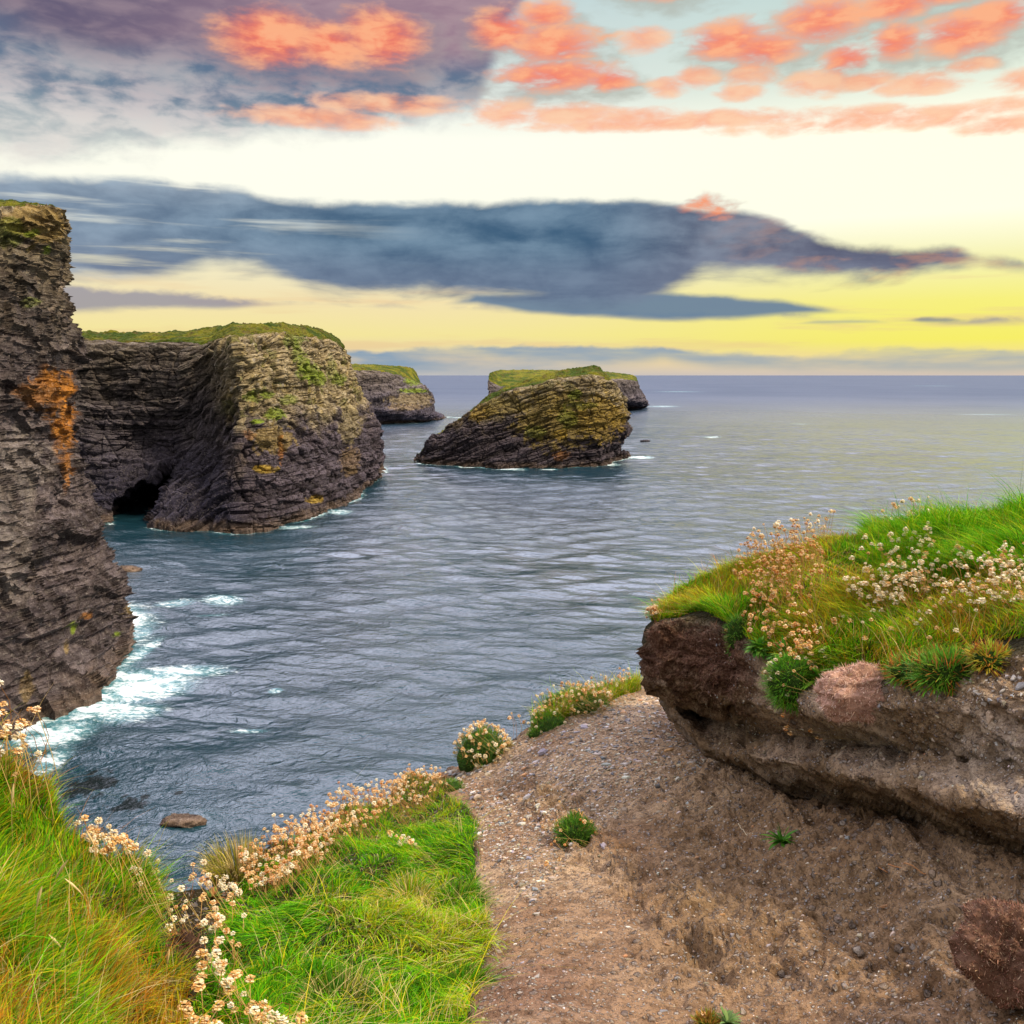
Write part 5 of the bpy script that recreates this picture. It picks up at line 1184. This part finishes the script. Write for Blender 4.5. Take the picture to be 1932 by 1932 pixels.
    root_clod('root_clod', 'dark lump of earth and roots standing in for the gully hole among the grass', 345, 1838, 2.46, (0.085, 0.07, 0.10), 31, (0.05, 0.028, 0.018), [(0.1, 0.05, 0.03), (0.18, 0.09, 0.05), (0.05, 0.03, 0.02)], 1800, 0.03)  # hole is not carved; this dark lump stands in for its darkness
    # dry seeded stalks
    for i, (px, py, h, lx) in enumerate([(20, 1720, .22, -.3), (110, 1640, .2, .5), (180, 1690, .2, -.2), (275, 1700, .2, .4), (60, 1800, .18, .3), (250, 1790, .17, .6), (140, 1860, .15, -.4), (30, 1600, .22, .2), (210, 1880, .14, .3), (95, 1735, .2, .5),
                                            (300, 1895, .14, .2), (160, 1780, .18, -.5)]):
        p = g(px, py); k = 9; V = []; C = []
        for j in range(k):
            t = j / (k - 1); c = np.array([lx * h * 0.7 * t * t, -0.1 * h * t * t, h * t * (1 - 0.22 * abs(lx) * t)])
            rad = 0.0008 if t < 0.7 else 0.0008 + 0.0034 * math.sin((t - 0.7) / 0.3 * math.pi) ** 0.7
            for a in range(4): V.append(c + rad * np.array([math.cos(a * 1.571), math.sin(a * 1.571), 0])); C.append((0.62, 0.46, 0.22) if t > 0.68 else (0.5, 0.34, 0.12))
        Q = [[j * 4 + a, j * 4 + (a + 1) % 4, (j + 1) * 4 + (a + 1) % 4, (j + 1) * 4 + a] for j in range(k - 1) for a in range(4)]
        o = link('grass_stalk', mesh_np('grass_stalk', V, Q, col=np.array(C)), M_STEM); o.location = p
        tag(o, 'dry straw-coloured grass stalk with a seed head rising from the left mound', 'grass stalk', 'dry seeded grass stalks on the left mound')
    for lab, px, py, Ln, a, cv, cc_ in (('thin pale straw lying on the bare slope above the single leaf rosette', 1398, 1562, 0.085, -0.95, 0.1, (0.6, 0.5, 0.33)), ('thin curved orange twig lying on the slope beside the dark slate blade', 1715, 1652, 0.16, 0.1, 0.35, (0.5, 0.22, 0.08)),
                                       ('small dark twig across the upper path', 1010, 1508, 0.11, 0.3, 0.15, (0.16, 0.1, 0.06))):
        V, Q, k = [], [], 10
        p0 = on_ground(px, py)[0][0]
        for j in range(k):
            t = j / (k - 1) - 0.5; d_ = np.array([math.cos(a) * t * Ln - math.sin(a) * cv * Ln * (t * t), 0, math.sin(a) * t * Ln + 0])
            q = on_ground(px + d_[0] / p0[1] * F, py - d_[2] / p0[1] * F)[0][0] + np.array([0, -0.004, 0.006])
            for m_ in range(4): V.append(q - p0 + 0.0016 * np.array([math.cos(m_ * 1.571), 0.3, math.sin(m_ * 1.571)]))
        Q = [[j * 4 + m_, j * 4 + (m_ + 1) % 4, (j + 1) * 4 + (m_ + 1) % 4, (j + 1) * 4 + m_] for j in range(k - 1) for m_ in range(4)]
        o = link('twig', mesh_np('twig', V, Q, col=np.tile(cc_, (len(V), 1))), M_STEM); o.location = p0; tag(o, lab, 'twig')
build_plants()

# ------------------------------------------------------------------ stones
def chip_geo(seed, flat=0.28):
    r = np.random.default_rng(seed); n = r.integers(5, 8); a = np.sort(r.uniform(0, 6.283, n) * 0.35 + np.arange(n) / n * 6.283 * 0.65 + 0.3)
    rad = r.uniform(0.65, 1.1, n); el = r.uniform(0.5, 0.9)
    top = np.stack([np.cos(a) * rad * 0.82, np.sin(a) * rad * el * 0.82, flat * r.uniform(0.8, 1.1, n)], -1)
    midr = np.stack([np.cos(a) * rad, np.sin(a) * rad * el, 0.35 * flat + 0 * a], -1)
    bot = np.stack([np.cos(a) * rad * 0.9, np.sin(a) * rad * el * 0.9, -flat + 0 * a], -1)
    V = np.concatenate([bot, midr, top, [[0, 0, flat * 1.02]], [[0, 0, -flat]]]); T = []
    for j in range(n):
        k = (j + 1) % n
        for s_ in (0, n): T += [[s_ + j, s_ + k, s_ + n + k], [s_ + j, s_ + n + k, s_ + n + j]]
        T += [[2 * n + j, 2 * n + k, 3 * n], [k, j, 3 * n + 1]]
    return V, np.array(T)
STONE_COL = {'pale': (0.55, 0.5, 0.44), 'grey': (0.3, 0.29, 0.29), 'dark': (0.13, 0.125, 0.13), 'orange': (0.5, 0.27, 0.13), 'tan': (0.42, 0.33, 0.23)}
CHIPS = {}
for k_, c_ in STONE_COL.items():
    CHIPS[k_] = []
    for s_ in range(6):
        V, T = chip_geo(100 + s_ + 13 * len(k_) + ord(k_[0]), 0.16 + 0.05 * (s_ % 4))
        me = mesh_np('stone', V, None, T, smooth=False, col=np.array(c_) * (0.85 + 0.3 * rng.random((len(V), 1)))); me.materials.append(M_STONE); CHIPS[k_].append(me)
def place_stone(p, nrm, size, kind, label, group=None, shape=None, spin=None, aspect=1.0):
    me = CHIPS[kind][random.randrange(6) if shape is None else shape]
    o = bpy.data.objects.new('stone', me); COL.objects.link(o); o.location = Vector(p) + Vector(nrm) * size * 0.10
    q = Vector((0, 0, 1)).rotation_difference(Vector(nrm) + Vector((random.gauss(0, 0.22), random.gauss(0, 0.22), 0)))
    o.rotation_euler = (q.to_matrix() @ Matrix.Rotation(random.uniform(0, 6.28) if spin is None else spin, 3, 'Z')).to_euler(); o.scale = (size * aspect, size, size)
    tag(o, label, 'stone', group)
def build_stones():
    uni = [(1014, 1724, 13, 'pale', 'whitish angular chip in the middle of the path, brightest stone near the turf'), (955, 1749, 10, 'pale', 'pale chip lying close to the dark turf border of the path'),
           (982, 1802, 11, 'grey', 'light grey square chip on the lower path'), (1139, 1789, 11, 'grey', 'grey chip standing on edge on the smooth lower path'), (1187, 1815, 11, 'tan', 'tan wedge-shaped chip where path and steep earth meet'),
           (1259, 1783, 10, 'orange', 'small orange chip below the eroded ribs'), (1017, 1850, 15, 'pale', 'long pale sliver lying on the lowest part of the path'), (1251, 1897, 15, 'grey', 'grey slab chip left of the lowest leaf rosette'),
           (1673, 1706, 24, 'orange', 'large flat orange-brown stone alone on the bare slope'), (1697, 1766, 12, 'pale', 'pale chip below the large orange-brown stone'), (1751, 1788, 13, 'grey', 'grey chip left of the fallen root clod'),
           (1766, 1808, 15, 'tan', 'upright tan sliver beside the fallen root clod'), (1684, 1623, 17, 'dark', 'dark slate blade above the large orange-brown stone'), (1245, 1529, 12, 'tan', 'tan stone in the upper ribs of the eroded slope'),
           (1243, 1722, 10, 'orange', 'rusty pebble low on the crumbly ribs'), (1130, 1650, 14, 'grey', 'grey chip below the lone cushion on the path'), (960, 1560, 13, 'pale', 'pale chip just off the curve of the turf border'), (1000, 1540, 15, 'pale', 'broad pale flake on the upper path')]
    for px, py, sz, kd, lab in uni:
        P, N = on_ground(px, py); place_stone(P[0], N[0], sz * 0.62 / F * P[0][1] * 1.1, kd, lab, None, None, 0.3, 1.3)
    for px, row, sz, kd, lab in [(1744, 5.9, 14, 'grey', 'blue-grey chip stuck in the bank face under the plantain'), (1908, 6.5, 20, 'pale', 'whitish rounded stone at the top of the bank face near the picture edge'),
                                 (1922, 6.1, 24, 'grey', 'long grey slab in the bank face under the whitish rounded stone'), (1890, 5.7, 14, 'pale', 'pale chip below the long grey slab in the bank face'), (1925, 5.5, 18, 'tan', 'tan slab lowest of the loose stones in the bank face'),
                                 (1600, 5.6, 10, 'dark', 'dark chip in the bank face under the pinkish root clump'), (1660, 5.5, 12, 'grey', 'grey flake in the bank face below the right side of the root clump')]:
        P, N = on_bank(px, row); place_stone(P[0], N[0], sz * 0.62 / F * P[0][1] * 1.1, kd, lab, None, None, 0.2, 1.3)
    kinds = ['pale', 'grey', 'tan', 'tan', 'grey', 'dark', 'orange', 'pale']
    areas = [('shale chip lying loose among others on the trodden path', 'shale chips on the trodden path', [(890, 1520), (1000, 1440), (1150, 1600), (1180, 1760), (1200, 1920), (900, 1920), (935, 1770)], 70, (3.5, 9)),
             ('shale flake in the pale scree below the tip of the overhang', 'shale flakes in the scree', [(960, 1410), (1080, 1345), (1200, 1295), (1290, 1345), (1200, 1400), (1100, 1470), (1000, 1480)], 95, (4, 10)),
             ('stone chip stuck in the steep bare earth of the hollow', 'stone chips in the bare hollow', [(1220, 1450), (1320, 1440), (1700, 1580), (1900, 1660), (1800, 1750), (1780, 1920), (1250, 1920), (1200, 1700)], 85, (3.5, 9)),
             ('broken shale piece heaped on the crumbling rim above the sea', 'broken shale on the rim', [(805, 1472), (880, 1443), (930, 1412), (950, 1425), (880, 1475), (840, 1490)], 70, (8, 18))]
    for lab, grp, poly, n, (s0, s1) in areas:
        q = rnd_in(poly, n); P, N = on_ground(q[:, 0], q[:, 1])
        for i in range(n): place_stone(P[i], N[i], random.uniform(s0, s1) * 0.62 / F * P[i][1], random.choice(kinds), lab, grp, aspect=random.uniform(0.9, 1.6))
    for i in range(26):
        P, N = on_bank(random.uniform(1820, 1960), random.uniform(4.9, 6.8)); place_stone(P[0], N[0], random.uniform(5, 13) * 0.62 / F * P[0][1], random.choice(['pale', 'grey', 'tan', 'pale']), 'loose shale piece in the bank face near the picture edge', 'loose shale in the bank face', aspect=1.4)
    # fine gravel, far too many to count
    n = 17000
    q1 = rnd_in([(845, 1470), (1000, 1376), (1205, 1292), (1310, 1350), (1360, 1450), (1200, 1500), (1000, 1700), (900, 1600), (905, 1540)], 6500)
    q2 = rnd_in([(880, 1500), (1150, 1400), (1330, 1440), (1920, 1660), (2100, 1800), (2100, 2150), (860, 2150), (930, 1770), (900, 1620)], 10500)
    q1 = q1[q1[:, 0] > path_edge(q1[:, 1]) - 12]; n1_ = len(q1); q = np.concatenate([q1, q2[q2[:, 0] > path_edge(q2[:, 1]) - 12]])
    P, N = on_ground(q[:, 0], q[:, 1])
    qb = np.stack([rng.uniform(1330, 2050, 2600), rng.uniform(2.3, 6.7, 2600)], -1); Pb, Nb = on_bank(qb[:, 0], qb[:, 1])
    P = np.concatenate([P, Pb]); N = np.concatenate([N, Nb]); N /= np.linalg.norm(N, axis=1, keepdims=True); n = len(P)
    geo = [chip_geo(300 + i, 0.3) for i in range(8)]; Vs, Ts, Cs, off = [], [], [], 0
    th = rng.uniform(0, 6.283, n); size = np.exp(rng.normal(math.log(2.2), 0.55, n)) * np.where(np.arange(n) < n1_, 1.45, 1.0) / F * 0.62 * P[:, 1] * 1.25
    aa = np.cross(N, [0.3, 0.1, 1.0]); aa /= np.linalg.norm(aa, axis=1, keepdims=True); bb = np.cross(N, aa)
    U = aa * np.cos(th)[:, None] + bb * np.sin(th)[:, None]; W_ = np.cross(N, U)
    cc = cpick([STONE_COL['pale'], STONE_COL['grey'], STONE_COL['tan'], STONE_COL['dark'], STONE_COL['orange'], (0.3, 0.23, 0.16)], n, 0.3, [0.2, 0.17, 0.26, 0.09, 0.04, 0.24])
    which = rng.integers(0, 8, n)
    for k in range(8):
        V, T = geo[k]; i = np.where(which == k)[0]; s_ = size[i][:, None, None]
        X = P[i][:, None] + s_ * (V[None, :, :1] * U[i][:, None] * 1.25 + V[None, :, 1:2] * W_[i][:, None] + V[None, :, 2:] * N[i][:, None])
        Vs.append(X.reshape(-1, 3)); Ts.append((np.arange(len(i))[:, None, None] * len(V) + T[None] + off).reshape(-1, 3)); Cs.append(np.repeat(cc[i], len(V), 0)); off += len(i) * len(V)
    o = link('gravel', mesh_np('gravel', np.concatenate(Vs), None, np.concatenate(Ts), smooth=False, col=np.concatenate(Cs)), M_STONE)
    tag(o, 'fine shale gravel strewn over the path and the bare earth', kind='stuff')
build_stones()
